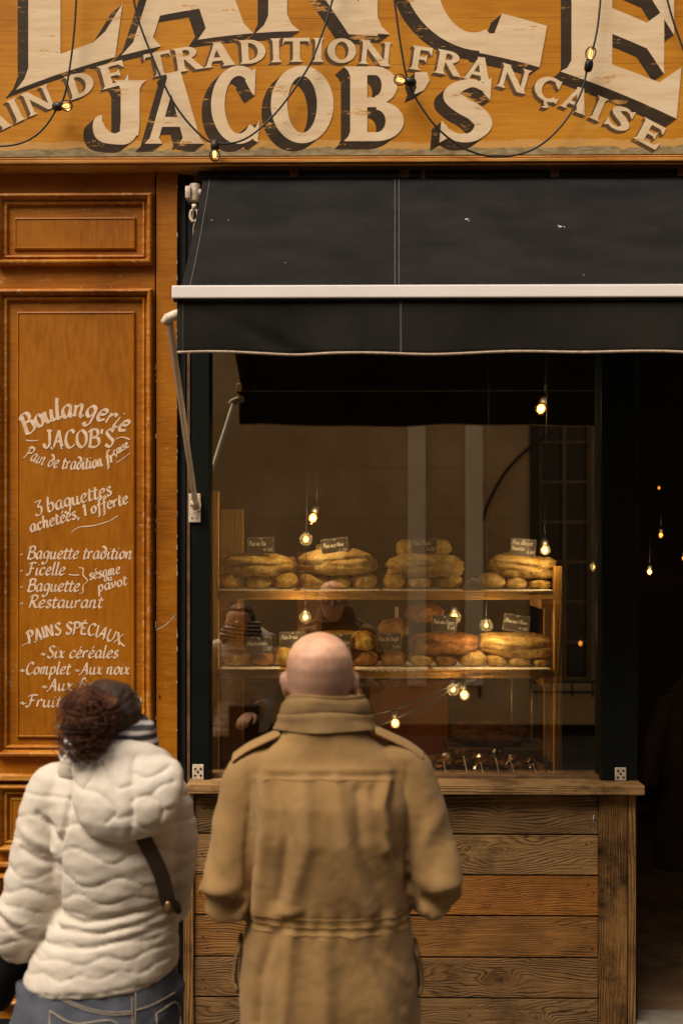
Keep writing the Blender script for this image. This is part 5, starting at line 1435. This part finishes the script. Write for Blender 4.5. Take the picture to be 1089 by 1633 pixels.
tag(man, 'bald man seen from behind in a tan field jacket facing the bakery counter', 'person')
e_ = MB()
for s in (-1, 1): e_.ellipsoid((MX - .020 + s * .033, MY_ + .035 + .083, 1.512 + .515 * .238), (.0125, .009, .009), 12, 8)
e_.build('eyes', M['eye'], man, smooth=True)

mb = MB()
mb.loft([(.795, .005, .0, .210, .150), (.83, .005, 0, .213, .152), (.92, .004, 0, .214, .150), (1.0, .002, 0, .206, .143), (1.09, .004, -.002, .190, .138), (1.18, .005, -.008, .186, .142), (1.28, .005, -.014, .186, .146), (1.36, .003, -.016, .190, .136), (1.42, 0, -.012, .180, .112), (1.462, -.002, -.008, .166, .086), (1.497, -.006, -.004, .118, .078), (1.525, -.010, 0, .098, .080), (1.555, -.012, .004, .088, .076)], 44, 2.35)
for A in (ML, MR):
    sh, el, wr = Vector(A['sh']), Vector(A['el']), Vector(A['wr']); sx = math.copysign(1, sh.x)
    mb.tube(catmull([sh + Vector((-sx * .05, 0, .005)), sh + Vector((sx * .004, 0, -.012)), sh.lerp(el, .45) + Vector((sx * .004, 0, 0)), el + Vector((sx * .004, -.008, 0))], 6), np.interp(np.linspace(0, 1, 19), [0, .3, .65, 1], [.056, .062, .060, .060]), 24)
    mb.tube(catmull([el + Vector((0, -.012, -.004)), el.lerp(wr, .3), el.lerp(wr, .92)], 8), np.interp(np.linspace(0, 1, 17), [0, .4, 1], [.060, .059, .046]), 24)
co, fs, nr = remesh(mb, .0058, 7)
x, y, z = co[:, 0], co[:, 1], co[:, 2]
back = sstep(.25, -.35, nr[:, 1]); ax_ = np.abs(x)
tors = sstep(.225, .19, ax_)
d = np.zeros(len(x))
zy = 1.432 - .010 * (ax_ / .2) ** 2
yk = back * sstep(.185, .13, ax_)
d -= .0055 * np.exp(-((z - zy) / .005) ** 2) * yk
d += .0035 * np.exp(-((z - zy - .010) / .008) ** 2) * yk
d += .004 * sstep(zy, zy - .05, z) * yk
for zw in (1.103, 1.083):
    d -= .0038 * np.exp(-((z - zw + .012 * (x + .05)) / .0042) ** 2) * tors
pk = np.exp(-((z - 1.093) / .030) ** 2)
d += .0035 * np.sin(x * 150 + 3 * np_noise(x * 8, z * 2, 0, 3)) * pk * tors * back
# long soft vertical folds
n1 = np_noise(x * 9, z * 1.6, 0, 1); n2 = np_noise(x * 20 + z * 4, z * 4.0, 0, 2); n3 = np_noise(x * 9 + z * 9, z * 12 - x * 6, y * 6, 5)
d += (.010 * n1 + .004 * n2) * sstep(1.42, 1.34, z) * tors
d += .003 * n3
def fold(pts, amp, w):
    global d
    dist = seg_dist(x, z, pts)
    d = d + back * (1.7 if w >= .0125 else .8) * amp * np.exp(-(dist / w) ** 2)
for pts, amp, w in (([(-.165, 1.405), (-.150, 1.34), (-.162, 1.22)], -.008, .012), ([(-.150, 1.41), (-.14, 1.30), (-.155, 1.12)], .009, .016),
                    ([(.150, 1.405), (.140, 1.36), (.165, 1.24)], -.012, .012), ([(.135, 1.41), (.118, 1.36), (.135, 1.27)], .010, .014), ([(.105, 1.40), (.120, 1.31), (.168, 1.22)], -.009, .010),
                    ([(-.125, 1.41), (-.09, 1.30), (-.11, 1.15)], -.006, .013), ([(-.05, 1.42), (-.045, 1.28), (-.085, 1.13)], .006, .018), ([(.02, 1.42), (.045, 1.28), (.10, 1.13)], .006, .016), ([(.07, 1.40), (.075, 1.28), (.13, 1.12)], -.006, .013),
                    ([(-.01, 1.06), (.0, .95), (-.01, .82)], .006, .022), ([(.10, 1.07), (.14, .98), (.17, .90)], -.008, .012), ([(.06, 1.07), (.11, .96), (.155, .84)], .007, .014), ([(-.12, 1.07), (-.15, .97), (-.16, .86)], -.007, .013), ([(-.08, 1.07), (-.09, .95), (-.10, .82)], .006, .016),
                    ([(-.06, 1.13), (-.16, 1.10)], .006, .010), ([(.12, 1.02), (.19, .95)], .005, .01)):
    fold(pts, amp, w)
# creases round the elbows and down the sleeves
arm = sstep(.185, .22, ax_)
d += arm * (.006 * np.sin((z * 60 + ax_ * 25 + 2.5 * np_noise(x * 9, z * 9, y * 5, 7))) * np.exp(-((z - 1.13) / .06) ** 2) + .007 * np_noise(x * 14, z * 6, y * 12, 8))
for s_ in (-1, 1):
    dist = seg_dist(np.abs(x), z, [(.186, 1.45), (.178, 1.38), (.186, 1.28), (.186, 1.16)])
    d -= np.where(np.sign(x) == s_, .004 * np.exp(-(dist / .005) ** 2) * back + .004 * np.exp(-(dist / .012) ** 2) * back * sstep(1.36, 1.26, z), 0)
d += arm * back * .0035 * np.sin(z * 42 - ax_ * 60 + 3 * np_noise(x * 10, z * 7, 0, 9)) * sstep(1.40, 1.30, z)
d += .002 * np.abs(np_noise(x * 16 + z * 10, z * 9 - x * 12, y * 8, 14)) * -1
d += .0012 * np_noise(x * 60, z * 60, y * 60, 4)
co = co + nr * d[:, None] + np.array((MX, MY_, 0))
mj = make_mesh(co, fs, 'jacket', M['man_jacket'], man, mbase)
sm_ = mj.modifiers.new('smooth', 'SMOOTH'); sm_.factor = .5; sm_.iterations = 2
mjb = (nr[:, 1] < -.1); jxm, jym, jzm = co[mjb, 0], co[mjb, 1], co[mjb, 2]
def on_coat(lx, lz, off=.0028):
    k = np.argmin((jxm - MX - lx) ** 2 + (jzm - lz) ** 2)
    return Vector((lx + MX, jym[k] - off, lz))
sm = MB()
sm.tube([on_coat(q, 1.4245 - .010 * (q / .2) ** 2) for q in np.linspace(-.150, .150, 40)], .0009, 5)
for zz in (1.110, 1.092, 1.074): sm.tube([on_coat(q, zz - .012 * (q + .05)) for q in np.linspace(-.175, .180, 44)], .0009, 5)
sm.tube([on_coat(q, .842) for q in np.linspace(-.19, .20, 40)], .0009, 5)
o = sm.build('stitching', M['jacket_seam'], mj, loc=mbase, smooth=True); o.location = (0, 0, 0)
# collar: standing, folded and bulky
cmb = MB()
def collar_ring(z, rx, ry, cx, cy, dip, n=44):
    r_ = []
    for k in range(n):
        a = 2 * math.pi * k / n
        r_.append((MX + cx + rx * math.cos(a), MY_ + cy + ry * math.sin(a), z - dip * (1 + math.sin(a)) * .5 + .003 * math.sin(3 * a + z * 60)))
    return r_
prof = [(1.487, .126, .100), (1.498, .124, .096), (1.512, .1175, .090), (1.526, .1165, .089), (1.534, .1145, .087), (1.537, .1085, .081), (1.541, .1105, .084), (1.556, .108, .083), (1.570, .1055, .081), (1.577, .1000, .0765), (1.581, .0955, .0725), (1.585, .0975, .0745), (1.590, .0955, .0725), (1.592, .089, .067), (1.585, .083, .062), (1.55, .079, .059), (1.50, .079, .058)]
cmb.rings([collar_ring(z_, a_, b_, -.006, .012, .02) for z_, a_, b_ in [(1.527 + (q[0] - 1.487) * .79, q[1], q[2]) for q in prof]], cap=False)
co2 = np.array(cmb.v); nn = np.array([mnoise.noise((p[0] * 22, p[1] * 22, p[2] * 30)) for p in co2]); cc = np.array((MX - .006, MY_ + .012, 0))
dirv = co2 - cc; dirv[:, 2] = 0; dirv /= (np.linalg.norm(dirv, axis=1)[:, None] + 1e-9)
cmb.v = [tuple(p) for p in co2 + dirv * (nn * .005)[:, None]]
cl = cmb.build('collar', M['man_collar'], mj, loc=mbase, smooth=True); cl.location = (0, 0, 0)
sub = cl.modifiers.new('s', 'SUBSURF'); sub.levels = 1; sub.render_levels = 2
# epaulettes
for s in (-1, 1):
    em = MB(); zt_ = {-1: .0, 1: .006}[s]
    path = [Vector((MX + s * .112, MY_ - .010, 1.526 + zt_)), Vector((MX + s * .150, MY_ - .014, 1.509 + zt_)), Vector((MX + s * .190, MY_ - .016, 1.490 + zt_)), Vector((MX + s * .226, MY_ - .016, 1.465 + zt_))]
    pts = [Vector(p) for p in catmull(path, 8)]
    rows = []
    for i, p in enumerate(pts):
        w_ = .026 + .004 * i / len(pts); 
        if i == len(pts) - 1: w_ *= .85
        rows.append([p + Vector((0, -w_, -.013)), p + Vector((0, -w_ * .5, -.003)), p + Vector((0, w_ * .5, -.001)), p + Vector((0, w_, -.008)), p + Vector((0, w_, -.013)), p + Vector((0, -w_, -.018))])
    em.rings(rows)
    eo = em.build('epaulette', M['man_jacket'], mj, loc=mbase, smooth=False, bevel=.002); eo.location = (0, 0, 0)
# side pocket flaps seen edge-on
for s, zc_ in ((-1, .955), (1, .945)):
    fm = MB(); c = Vector((MX + s * .212, MY_ + .015, zc_))
    fm.tube(catmull([c + Vector((-s * .004, -.03, .065)), c + Vector((s * .006, -.02, .02)), c + Vector((s * .010, -.02, -.03)), c + Vector((0, -.03, -.055))], 6), [(.006, .040)] * 19, 10, up=(1, 0, 0))
    fo = fm.build('pocket_flap', M['man_collar'], mj, loc=mbase, smooth=True); fo.location = (0, 0, 0)
# trousers and shoes
mb = MB(); figure_legs(mb, .092, .90, .106, 1.12); mb.loft([(.78, 0, 0, .165, .12), (.86, 0, 0, .172, .122), (.98, 0, 0, .165, .115), (1.02, 0, 0, .16, .112)], 28)
co, fs, nr = remesh(mb, .009, 5)
co = co + nr * (.004 * np_noise(co[:, 0] * 10, co[:, 2] * 14, co[:, 1] * 8))[:, None] + np.array((MX, MY_, 0))
make_mesh(co, fs, 'trousers', M['jeans_dark'], man, mbase)
mb = MB()
for s in (-1, 1):
    mb = MB(); foot(mb, MX + s * .105, MY_ - .02)
    v = np.array(mb.v); c0 = np.array((MX + s * .105, MY_ + .04, .0)); v = c0 + (v - c0) * np.array((1.13, 1.07, 1.03)); mb.v = [tuple(p) for p in v]
    mb.build('shoe', M['leather'], man, smooth=True)

# ---- the woman in the quilted cream jacket
WX, WY = -.605, -1.95
S_ = FPX / (5 + WY)
wbase = (WX, WY, 0)
def wl(px, py, y=0.0):
    """local point of the woman's frame at depth y from a photograph pixel"""
    q = P(px, py, WY + y); return Vector((q.x - WX, y, q.z))
hc = wl(170, 1130)
mb = MB()
head(mb, hc.x, .02, 1.395, .212, .148, turn=-.45)
mb.tube([(hc.x - .01, -.015, 1.30), (hc.x, .0, 1.42)], [(.070, .070), (.052, .055)], 18)
mb.loft([(.78, .01, 0, .15, .11), (.88, .01, 0, .14, .10), (1.02, .03, 0, .10, .085), (1.18, .03, 0, .11, .085), (1.28, .02, -.005, .11, .06), (1.34, -.005, -.005, .07, .05)], 28)
wsl, wel, wwr = Vector((-.110, 0, 1.29)), wl(55, 1435, -.005), wl(-14, 1600, .10)
wsr, wer, wwr2 = Vector((.125, .0, 1.29)), wl(275, 1420, .02), Vector((.10, .20, 1.02))
for a_, b_, c_, sd in ((wsl, wel, wwr, -1), (wsr, wer, wwr2, 1)):
    mb.tube([a_, a_.lerp(b_, .5), b_], [.034, .033, .031], 16); mb.tube([b_, b_.lerp(c_, .4), c_], [.031, .030, .024], 16)
    hand(mb, c_, (c_ - b_), (0, .3, 1), sd)
figure_legs(mb, .092, .83, .10, 1.0, .005)
for s in (-1, 1): foot(mb, .005 + s * .10, -.02)
co, fs, nr = remesh(mb, .0055, 3)
co += np.array((WX, WY, 0))
woman = make_mesh(co, fs, 'person', M['woman_skin'], None, wbase)
tag(woman, 'woman seen from behind in a cream quilted jacket and jeans with a reddish hair bun', 'person')

mb = MB()
def sec(py, xl_, xr_, ry, cy=0.0):
    a_, b_ = wl(xl_, py), wl(xr_, py)
    return ((a_.z + b_.z) / 2, (a_.x + b_.x) / 2, cy, (b_.x - a_.x) / 2, ry, 0.0)
secs = [sec(1556, 44, 280, .158), sec(1545, 42, 283, .160), sec(1510, 58, 284, .152), sec(1475, 78, 283, .142), sec(1435, 98, 283, .135), sec(1395, 96, 286, .138, -.006), sec(1350, 92, 288, .142, -.010), sec(1305, 88, 288, .138, -.012), sec(1265, 84, 282, .120, -.010), sec(1240, 92, 270, .100, -.008), sec(1222, 112, 252, .085, -.004), sec(1205, 128, 232, .075, 0), sec(1196, 138, 224, .065, 0)]
# the hem climbs to the right
secs = [(s[0], s[1], s[2], s[3], s[4], .085 * max(0, 1 - (s[0] - .88) / .25)) for s in secs]
mb.loft(secs, 44, 2.3)
lp_ = [wl(112, 1250), wl(88, 1262), wl(72, 1320), wl(62, 1390), wl(52, 1440), wl(36, 1478, .01), wl(22, 1502, .03)]
mb.tube(catmull(lp_, 5), np.interp(np.linspace(0, 1, 31), [0, .15, .4, .65, .8, 1], [.055, .066, .072, .079, .078, .068]), 26)
rp_ = [wl(255, 1255), wl(264, 1275), wl(276, 1330), wl(276, 1385), wl(272, 1425, .02)]
mb.tube(catmull(rp_, 5), np.interp(np.linspace(0, 1, 21), [0, .2, .6, 1], [.050, .060, .058, .050]), 24)
mb.tube(catmull([rp_[-1] + Vector((0, -.01, .01)), wl(274, 1440, .08), Vector((.150, .20, 1.045))], 6), np.interp(np.linspace(0, 1, 13), [0, .5, 1], [.052, .050, .042]), 24)
co, fs, nr = remesh(mb, .0058, 8)
x, y, z = co[:, 0], co[:, 1], co[:, 2]
s0 = FPX / (5 + WY)
qx = 545 + (x + WX) * s0; qy = 869 - (z - 1.96) * s0        # seam drawing in the jacket's own frontal plan, 1 unit = 1.57 mm
back = sstep(.5, -.1, nr[:, 1])
lift = .09 * (qx - 160) * sstep(1400, 1500, qy)
qs = qy + lift + 4 * np_noise(qx / 30, qy / 40, 0, 2)
lines = [(1262, 3, 70, 0), (1300, 7, 95, 1.0), (1342, 15, 105, 2.6), (1383, 11, 100, 4.2), (1412, 9, 88, .9), (1437, 7, 95, 2.4), (1460, 5, 80, .3), (1481, 4, 85, 1.9), (1503, 5, 70, .5), (1526, 5, 60, 2.2), (1552, 2, 80, 0)]
ys = [l0 + .75 * A_ * np.sin(2 * math.pi * qx / lam + ph) for l0, A_, lam, ph in lines]
d = np.zeros(len(x)); dmin = np.full(len(x), 1e9); prev = np.full(len(x), 1215.0)
puff = np.zeros(len(x))
for yl in ys + [np.full(len(x), 1580.0)]:
    dmin = np.minimum(dmin, np.abs(qs - yl))
    t_ = np.clip((qs - prev) / (yl - prev), 0, 1); inside = (qs >= prev) & (qs < yl)
    puff = np.where(inside, np.sqrt(np.clip(4 * t_ * (1 - t_), 0, 1)) * np.clip((yl - prev) / 40, .45, 1.1), puff)
    prev = yl
d += .0036 * puff - .0026 * np.exp(-(dmin / 1.6) ** 2)
d -= .0016 * np.abs(np_noise(qx / 10, qs / 30, y * 12, 17)) * np.exp(-(dmin / 9) ** 2)
d += .0030 * np_noise(qx / 30, qy / 14, y * 10, 6) + .0008 * np_noise(qx / 9, qy / 9, y * 30, 9)
dist = seg_dist(qx, qy, [(128, 1262), (122, 1300), (110, 1330), (106, 1400), (100, 1460)])
d -= .012 * np.exp(-(dist / 5) ** 2) * back
dist = seg_dist(qx, qy, [(112, 1350), (116, 1430), (118, 1552)]); d -= .002 * np.exp(-(dist / 2) ** 2) * back
for pts, am, w_ in (([(70, 1290), (95, 1310), (105, 1325)], -.010, 5), ([(50, 1320), (80, 1338), (104, 1350)], .007, 7), ([(45, 1345), (75, 1362), (102, 1368)], -.008, 5), ([(8, 1455), (40, 1478), (75, 1485)], -.008, 5), ([(10, 1440), (45, 1462), (85, 1468)], .006, 6), ([(100, 1440), (150, 1448), (270, 1425)], -.009, 5), ([(105, 1462), (180, 1462), (275, 1440)], -.006, 4), ([(85, 1490), (170, 1482), (278, 1458)], -.006, 4)):
    d += am * np.exp(-(seg_dist(qx, qy, pts) / w_) ** 2) * back
co = co + nr * d[:, None] + np.array((WX, WY, 0))
wj = make_mesh(co, fs, 'jacket', M['puffer'], woman, wbase)

# hood lying on the back
mb = MB()
c = wl(196, 1266, -.125)
rings = []
outline = [(.0, 195, 6, .012), (.10, 196, 52, .040), (.25, 200, 70, .062), (.45, 202, 80, .070), (.65, 203, 84, .066), (.82, 204, 84, .060), (.94, 200, 80, .055), (1.0, 192, 66, .050)]
for v_, cx_, hw_, th_ in outline:
    py = 1342 - v_ * 136
    yy = -.150 + .055 * v_ ** 2
    q = wl(cx_, py, yy)
    rings.append((q.z, q.x, yy, hw_ / s0, th_ * .8))
mb.loft(rings, 36, 2.1)
tp = [wl(112, 1228, -.03), wl(138, 1216, -.08), wl(185, 1210, -.095), wl(235, 1214, -.08), wl(270, 1232, -.035)]
mb.tube(catmull(tp, 6), np.interp(np.linspace(0, 1, 25), [0, .3, .7, 1], [.034, .042, .042, .032]), 18)
co, fs, nr = remesh(mb, .0055, 7)
x, y, z = co[:, 0], co[:, 1], co[:, 2]; qx = 545 + (x + WX) * s0 * 1.045 - 24 * .045; qx = 545 + (x + WX) * FPX / (5 + WY - .15); qy = 869 - (z - 1.96) * FPX / (5 + WY - .15)
d = np.full(len(x), .004); back = sstep(.5, -.1, nr[:, 1])
seams = [[(213, 1212), (214, 1262), (215, 1300), (208, 1338)], [(148, 1212), (150, 1236), (134, 1258)], [(104, 1238), (118, 1250), (134, 1258), (158, 1262), (186, 1280), (192, 1298), (214, 1294)], [(176, 1214), (178, 1238), (192, 1255), (213, 1250)], [(213, 1232), (232, 1240), (250, 1236), (268, 1226)], [(214, 1276), (222, 1268), (244, 1264), (258, 1252), (276, 1248)],
         [(214, 1286), (220, 1304), (236, 1316), (252, 1312), (262, 1294), (258, 1278), (246, 1268)], [(262, 1290), (278, 1286)], [(176, 1306), (186, 1296)], [(252, 1312), (262, 1322)]]
for pts in seams:
    dist = seg_dist(qx, qy, [tuple(p) for p in catmull(pts, 6)])
    d -= back * (.0034 * np.exp(-(dist / 1.5) ** 2) + .0022 * np.exp(-(dist / 6.0) ** 2))
d += .0022 * np_noise(qx / 20, qy / 20, y * 20, 12) + .0008 * np_noise(qx / 7, qy / 7, y * 30, 13)
co = co + nr * d[:, None] + np.array((WX, WY, 0))
hd = make_mesh(co, fs, 'hood', M['puffer'], wj, wbase); hd.location = (0, 0, 0)

# black sleeve below the cuff
mb = MB(); mb.tube(catmull([wel.lerp(wwr, .15), wl(30, 1500, .02), wl(12, 1550, .05), wl(-10, 1592, .09)], 6), np.interp(np.linspace(0, 1, 19), [0, .3, 1], [.056, .060, .044]), 22)
co, fs, nr = remesh(mb, .007, 4); co = co + nr * (.006 * np_noise(co[:, 0] * 16, co[:, 2] * 16, co[:, 1] * 9))[:, None] + np.array((WX, WY, 0))
make_mesh(co, fs, 'sleeve', M['black_knit'], woman, wbase)

# scarf
mb = MB(); q = wl(172, 1195)
for z_, r_, ry_, th_ in ((q.z + .002, .102, .084, .023), (q.z + .030, .096, .080, .022), (q.z + .050, .084, .070, .017)):
    ring = [(q.x + .002 + r_ * math.cos(a_), .008 + ry_ * math.sin(a_), z_ + .010 * math.sin(a_ + .6) + .010 * math.cos(a_)) for a_ in np.linspace(0, 2 * math.pi, 41)]
    mb.tube(ring, th_, 14)
co, fs, nr = remesh(mb, .0055, 3); co = co + nr * (.006 * np_noise(co[:, 0] * 20, co[:, 2] * 34, co[:, 1] * 20))[:, None] + np.array((WX, WY, 0))
make_mesh(co, fs, 'scarf', M['scarf_knit'], woman, wbase)

# hair: cap and bun with loose strands
mb = MB()
hq = wl(170, 1128)
mb.ellipsoid((hq.x + .002, .008, 1.535), (.086, .100, .086), 32, 22)
mb.ellipsoid((hq.x + .004, -.030, 1.478), (.070, .058, .060), 26, 16)
co, fs, nr = remesh(mb, .005, 5)
x, y, z = co[:, 0], co[:, 1], co[:, 2]
face = sstep(.045, .075, y - .35 * (x - hq.x)) * sstep(1.60, 1.56, z)
rad = np.hypot(x - (hq.x - .04), z - 1.50); an = np.arctan2(z - 1.50, x - (hq.x - .04))
d = .0022 * np_noise(an * 14, rad * 12, y * 6, 21) + .001 * np_noise(an * 34, rad * 14, y * 6, 22) + .006 * np_noise(x * 22, z * 22, y * 22, 3) - .035 * face
co = co + nr * d[:, None] + np.array((WX, WY, 0))
hair = make_mesh(co, fs, 'hair', M['brown_hair'], woman, wbase)
bq = wl(137, 1150, -.125)
mb = MB(); mb.ellipsoid(bq, (.056, .055, .074), 28, 18); mb.ellipsoid(bq + Vector((.012, .01, -.040)), (.046, .048, .048), 24, 14); mb.ellipsoid(bq + Vector((.03, .03, .012)), (.05, .05, .05), 24, 14)
co, fs, nr = remesh(mb, .005, 4)
x, y, z = co[:, 0] - bq.x, co[:, 1] - bq.y, co[:, 2] - bq.z
d = .010 * np_noise(x * 26, z * 26, y * 26, 5) + .006 * np.sin(60 * (x * .8 + z * .9 + .3 * np.sin(z * 30)) + 6 * np_noise(x * 18, z * 18, y * 18, 6))
co = co + nr * d[:, None] + np.array((WX, WY, 0))
bun = make_mesh(co, fs, 'bun', M['red_hair'], hair, wbase); bun.location = (0, 0, 0)
random.seed(11)
sm = MB()
for k in range(650):
    u_, v_ = random.uniform(0, 2 * math.pi), math.acos(random.uniform(-1, 1))
    n_ = Vector((math.sin(v_) * math.cos(u_), math.sin(v_) * math.sin(u_), math.cos(v_)))
    if n_.y > .5: continue
    p0 = bq + Vector((n_.x * .052, n_.y * .052, n_.z * .070 - (.02 if n_.z < 0 else 0)))
    tg = n_.cross(Vector((random.uniform(-1, 1), random.uniform(-1, 1), random.uniform(-1, 1)))).normalized()
    Lh = random.uniform(.02, .075)
    pts = [p0 - n_ * .006, p0 + tg * Lh * .35 + n_ * .010, p0 + tg * Lh * .7 + n_ * random.uniform(.002, .014), p0 + tg * Lh + n_ * random.uniform(-.010, .026) * random.random()]
    sm.tube([Vector(p) + Vector((WX, WY, 0)) for p in catmull(pts, 3)], random.uniform(.0004, .0010), 3, cap=False)
for k in range(45):
    a_ = random.uniform(0, 2 * math.pi); h_ = random.uniform(-.2, 1)
    n_ = Vector((math.cos(a_), math.sin(a_) * 1.0, h_)).normalized()
    if n_.y > .6 and n_.z < .6: continue
    p0 = Vector((hq.x + n_.x * .086, .008 + n_.y * .099, 1.535 + n_.z * .085))
    to = (bq - p0); to = (to - n_ * to.dot(n_)).normalized(); Lh = random.uniform(.03, .06)
    pts = [p0 - n_ * .002, p0 + to * Lh * .5 + n_ * .003, p0 + to * Lh + n_ * random.uniform(-.004, .006)]
    sm.tube([Vector(p) + Vector((WX, WY, 0)) for p in catmull(pts, 3)], random.uniform(.0004, .0009), 3, cap=False)
so = sm.build('hair_strands', M['red_hair'], hair, loc=wbase); so.location = (0, 0, 0); so['kind'] = 'stuff'
# hair tie and glasses
g = MB(); q = wl(97, 1158, -.125); g.ellipsoid(q + Vector((WX, WY, 0)), (.007, .007, .010), 10, 8); tie = g.build('hair_tie', M['aged_white'], hair, loc=wbase, smooth=True); tie.location = (0, 0, 0)
g = MB(); q = wl(217, 1126, .02)
g.tube([q + Vector((WX - .012, WY - .03, .0)), q + Vector((WX, WY + .01, .002)), q + Vector((WX + .004, WY + .07, .002))], .0022, 6)
g.tube([q + Vector((WX + .002, WY + .07, .012)), q + Vector((WX - .05, WY + .095, .012)), q + Vector((WX - .05, WY + .095, -.016)), q + Vector((WX + .002, WY + .07, -.016)), q + Vector((WX + .002, WY + .07, .012))], .0018, 6)
g.build('glasses', M['steel'], woman, smooth=True)

# jeans
mb = MB()
figure_legs(mb, .098, .86, .102, 1.16, .0)
def sec2(py, a_, b_, ry, cy=0): return sec(py, a_, b_, ry, cy)
mb.loft([sec(1700, 20, 288, .150), sec(1640, 15, 291, .160, -.012), sec(1600, 28, 288, .158, -.014), sec(1560, 44, 283, .146, -.008), sec(1525, 58, 280, .136, -.004)], 36, 2.4)
co, fs, nr = remesh(mb, .007, 6)
x, y, z = co[:, 0], co[:, 1], co[:, 2]; qx = 545 + (x + WX) * s0; qy = 869 - (z - 1.96) * s0; back = sstep(.4, -.2, nr[:, 1])
d = .005 * np_noise(x * 12 + z * 6, z * 16, y * 8, 3) + .003 * np_noise(x * 30, z * 30, y * 20, 4)
d -= .016 * np.exp(-((qx - 214) / 9) ** 2) * sstep(1590, 1660, qy) * back
for pts in ([(86, 1582), (130, 1602), (175, 1612), (214, 1610)], [(214, 1610), (244, 1600), (284, 1578)], [(213, 1552), (214, 1620), (213, 1690)]):
    d -= .0022 * np.exp(-(seg_dist(qx, qy, pts) / 1.6) ** 2) * back
jeans_co = co + nr * d[:, None]
co = jeans_co + np.array((WX, WY, 0))
jn = make_mesh(co, fs, 'jeans', M['jeans_blue'], woman, wbase)
bm_ = nr[:, 1] < -.15
bx, by, bz = jeans_co[bm_, 0], jeans_co[bm_, 1], jeans_co[bm_, 2]
def on_back(px, py, off=.0015):
    q = wl(px, py)
    for _ in range(3):
        k = np.argmin((bx - q.x) ** 2 + (bz - q.z) ** 2); q = wl(px, py, by[k])
    return Vector((q.x + WX, by[k] - off + WY, q.z))
def stitch(mb, pts, r=.0013):
    mb.tube([on_back(*p) for p in catmull(pts, 6)], r, 5)
tm = MB()
stitch(tm, [(86, 1584), (130, 1604), (175, 1614), (212, 1612)]); stitch(tm, [(86, 1588), (130, 1608), (175, 1618), (212, 1616)])
stitch(tm, [(216, 1611), (246, 1601), (280, 1582)])
stitch(tm, [(216, 1556), (217, 1600), (216, 1632)]); stitch(tm, [(211, 1590), (212, 1632)])
tm.build('stitching', M['jeans_thread'], jn).location = (0, 0, 0)
for pts in ([(80, 1612), (120, 1632), (186, 1631), (188, 1700), (140, 1720), (84, 1690)], [(250, 1616), (284, 1600), (285, 1670), (256, 1690)]):
    tm = MB(); stitch(tm, pts + [pts[0]], .0018); o = tm.build('pocket', M['jeans_thread'], jn); o.location = (0, 0, 0)
lm = MB(); lm.tube([on_back(213, 1548, .002), on_back(213, 1562, .006), on_back(213, 1578, .002)], [(.003, .008)] * 3, 8, up=(0, -1, 0)); o = lm.build('belt_loop', M['jeans_thread'], jn); o.location = (0, 0, 0)
for s in (-1, 1):
    mb = MB(); foot(mb, WX + .005 + s * .10, WY - .02); v = np.array(mb.v); c0 = np.array((WX + .005 + s * .10, WY + .04, .0)); mb.v = [tuple(p) for p in c0 + (v - c0) * np.array((1.12, 1.06, 1.03))]
    mb.build('shoe', M['leather'], woman, smooth=True)

# cross-body bag
jco = np.array([v.co[:] for v in wj.data.vertices]); jm = np.array([v.normal[1] for v in wj.data.vertices]) < .1
jx, jy, jz = jco[jm, 0], jco[jm, 1], jco[jm, 2]
def on_jacket(px, py, off):
    q = wl(px, py, -.12)
    for _ in range(3):
        m_ = (jx - q.x) ** 2 + (jz - q.z) ** 2 < .012 ** 2
        yy = jy[m_].min() if m_.any() else -.1
        q = wl(px, py, yy)
    return Vector((q.x + WX, yy - off + WY, q.z))
bag = thing('shoulder_bag', tuple(on_jacket(262, 1420, .01)), "dark cross-body bag strap running down the back of the cream jacket", 'bag')
sp_ = [on_jacket(222, 1322, .004), on_jacket(236, 1346, .008), on_jacket(251, 1376, .008), on_jacket(262, 1405, .008), on_jacket(270, 1436, .009)]
ring2 = []
spp = [Vector(p) for p in catmull(sp_ + [sp_[-1] + Vector((.012, .06, -.03)), Vector((WX + .12, WY + .19, sp_[-1].z - .06))], 7)]
for i, p in enumerate(spp):
    tg = (spp[min(i + 1, len(spp) - 1)] - spp[max(i - 1, 0)]).normalized(); sd_v = Vector((tg.z, 0, -tg.x)).normalized()
    if i > 28: sd_v = sd_v.lerp(Vector((0, 0, 1)), min(1, (i - 28) / 8)).normalized()
    nv_ = tg.cross(sd_v).normalized(); w_ = .0185
    ring2.append([p + sd_v * w_ + nv_ * .0015, p + sd_v * w_ - nv_ * .0015, p - sd_v * w_ - nv_ * .0015, p - sd_v * w_ + nv_ * .0015])
sm = MB(); sm.rings(ring2); sm.build('strap', M['leather'], bag, bevel=.0008)
up_ = MB(); up_.tube([Vector(p) for p in catmull([sp_[0] + Vector((.0, .0, .002)), wl(196, 1290, -.19) + Vector((WX, WY + .10, 0)), wl(150, 1225, -.05) + Vector((WX, WY, 0)), wl(120, 1215, .06) + Vector((WX, WY, 0))], 6)], [(.003, .016)] * 19, 8, up=(0, -1, 0))
up_.build('strap', M['leather'], bag)
M['brass'] = simple('brass', (.55, .33, .15), (.35, .2, .08), 40, rough=.35, metal=.8)
g = MB(); q = on_jacket(269, 1442, .012); g.tube([q + Vector((.0, 0, .01)), q + Vector((.012, -.004, .048))], .003, 8); g.ellipsoid(q, (.009, .006, .012), 12, 8); g.build('buckle', M['brass'], bag, smooth=True)
g = MB(); e_ = Vector((WX + .06, WY + .185, spp[-1].z)); g.box(e_.x - .09, e_.x + .08, e_.y, e_.y + .05, e_.z - .19, e_.z + .03); g.build('bag_body', M['leather'], bag, bevel=.012, seg=3)
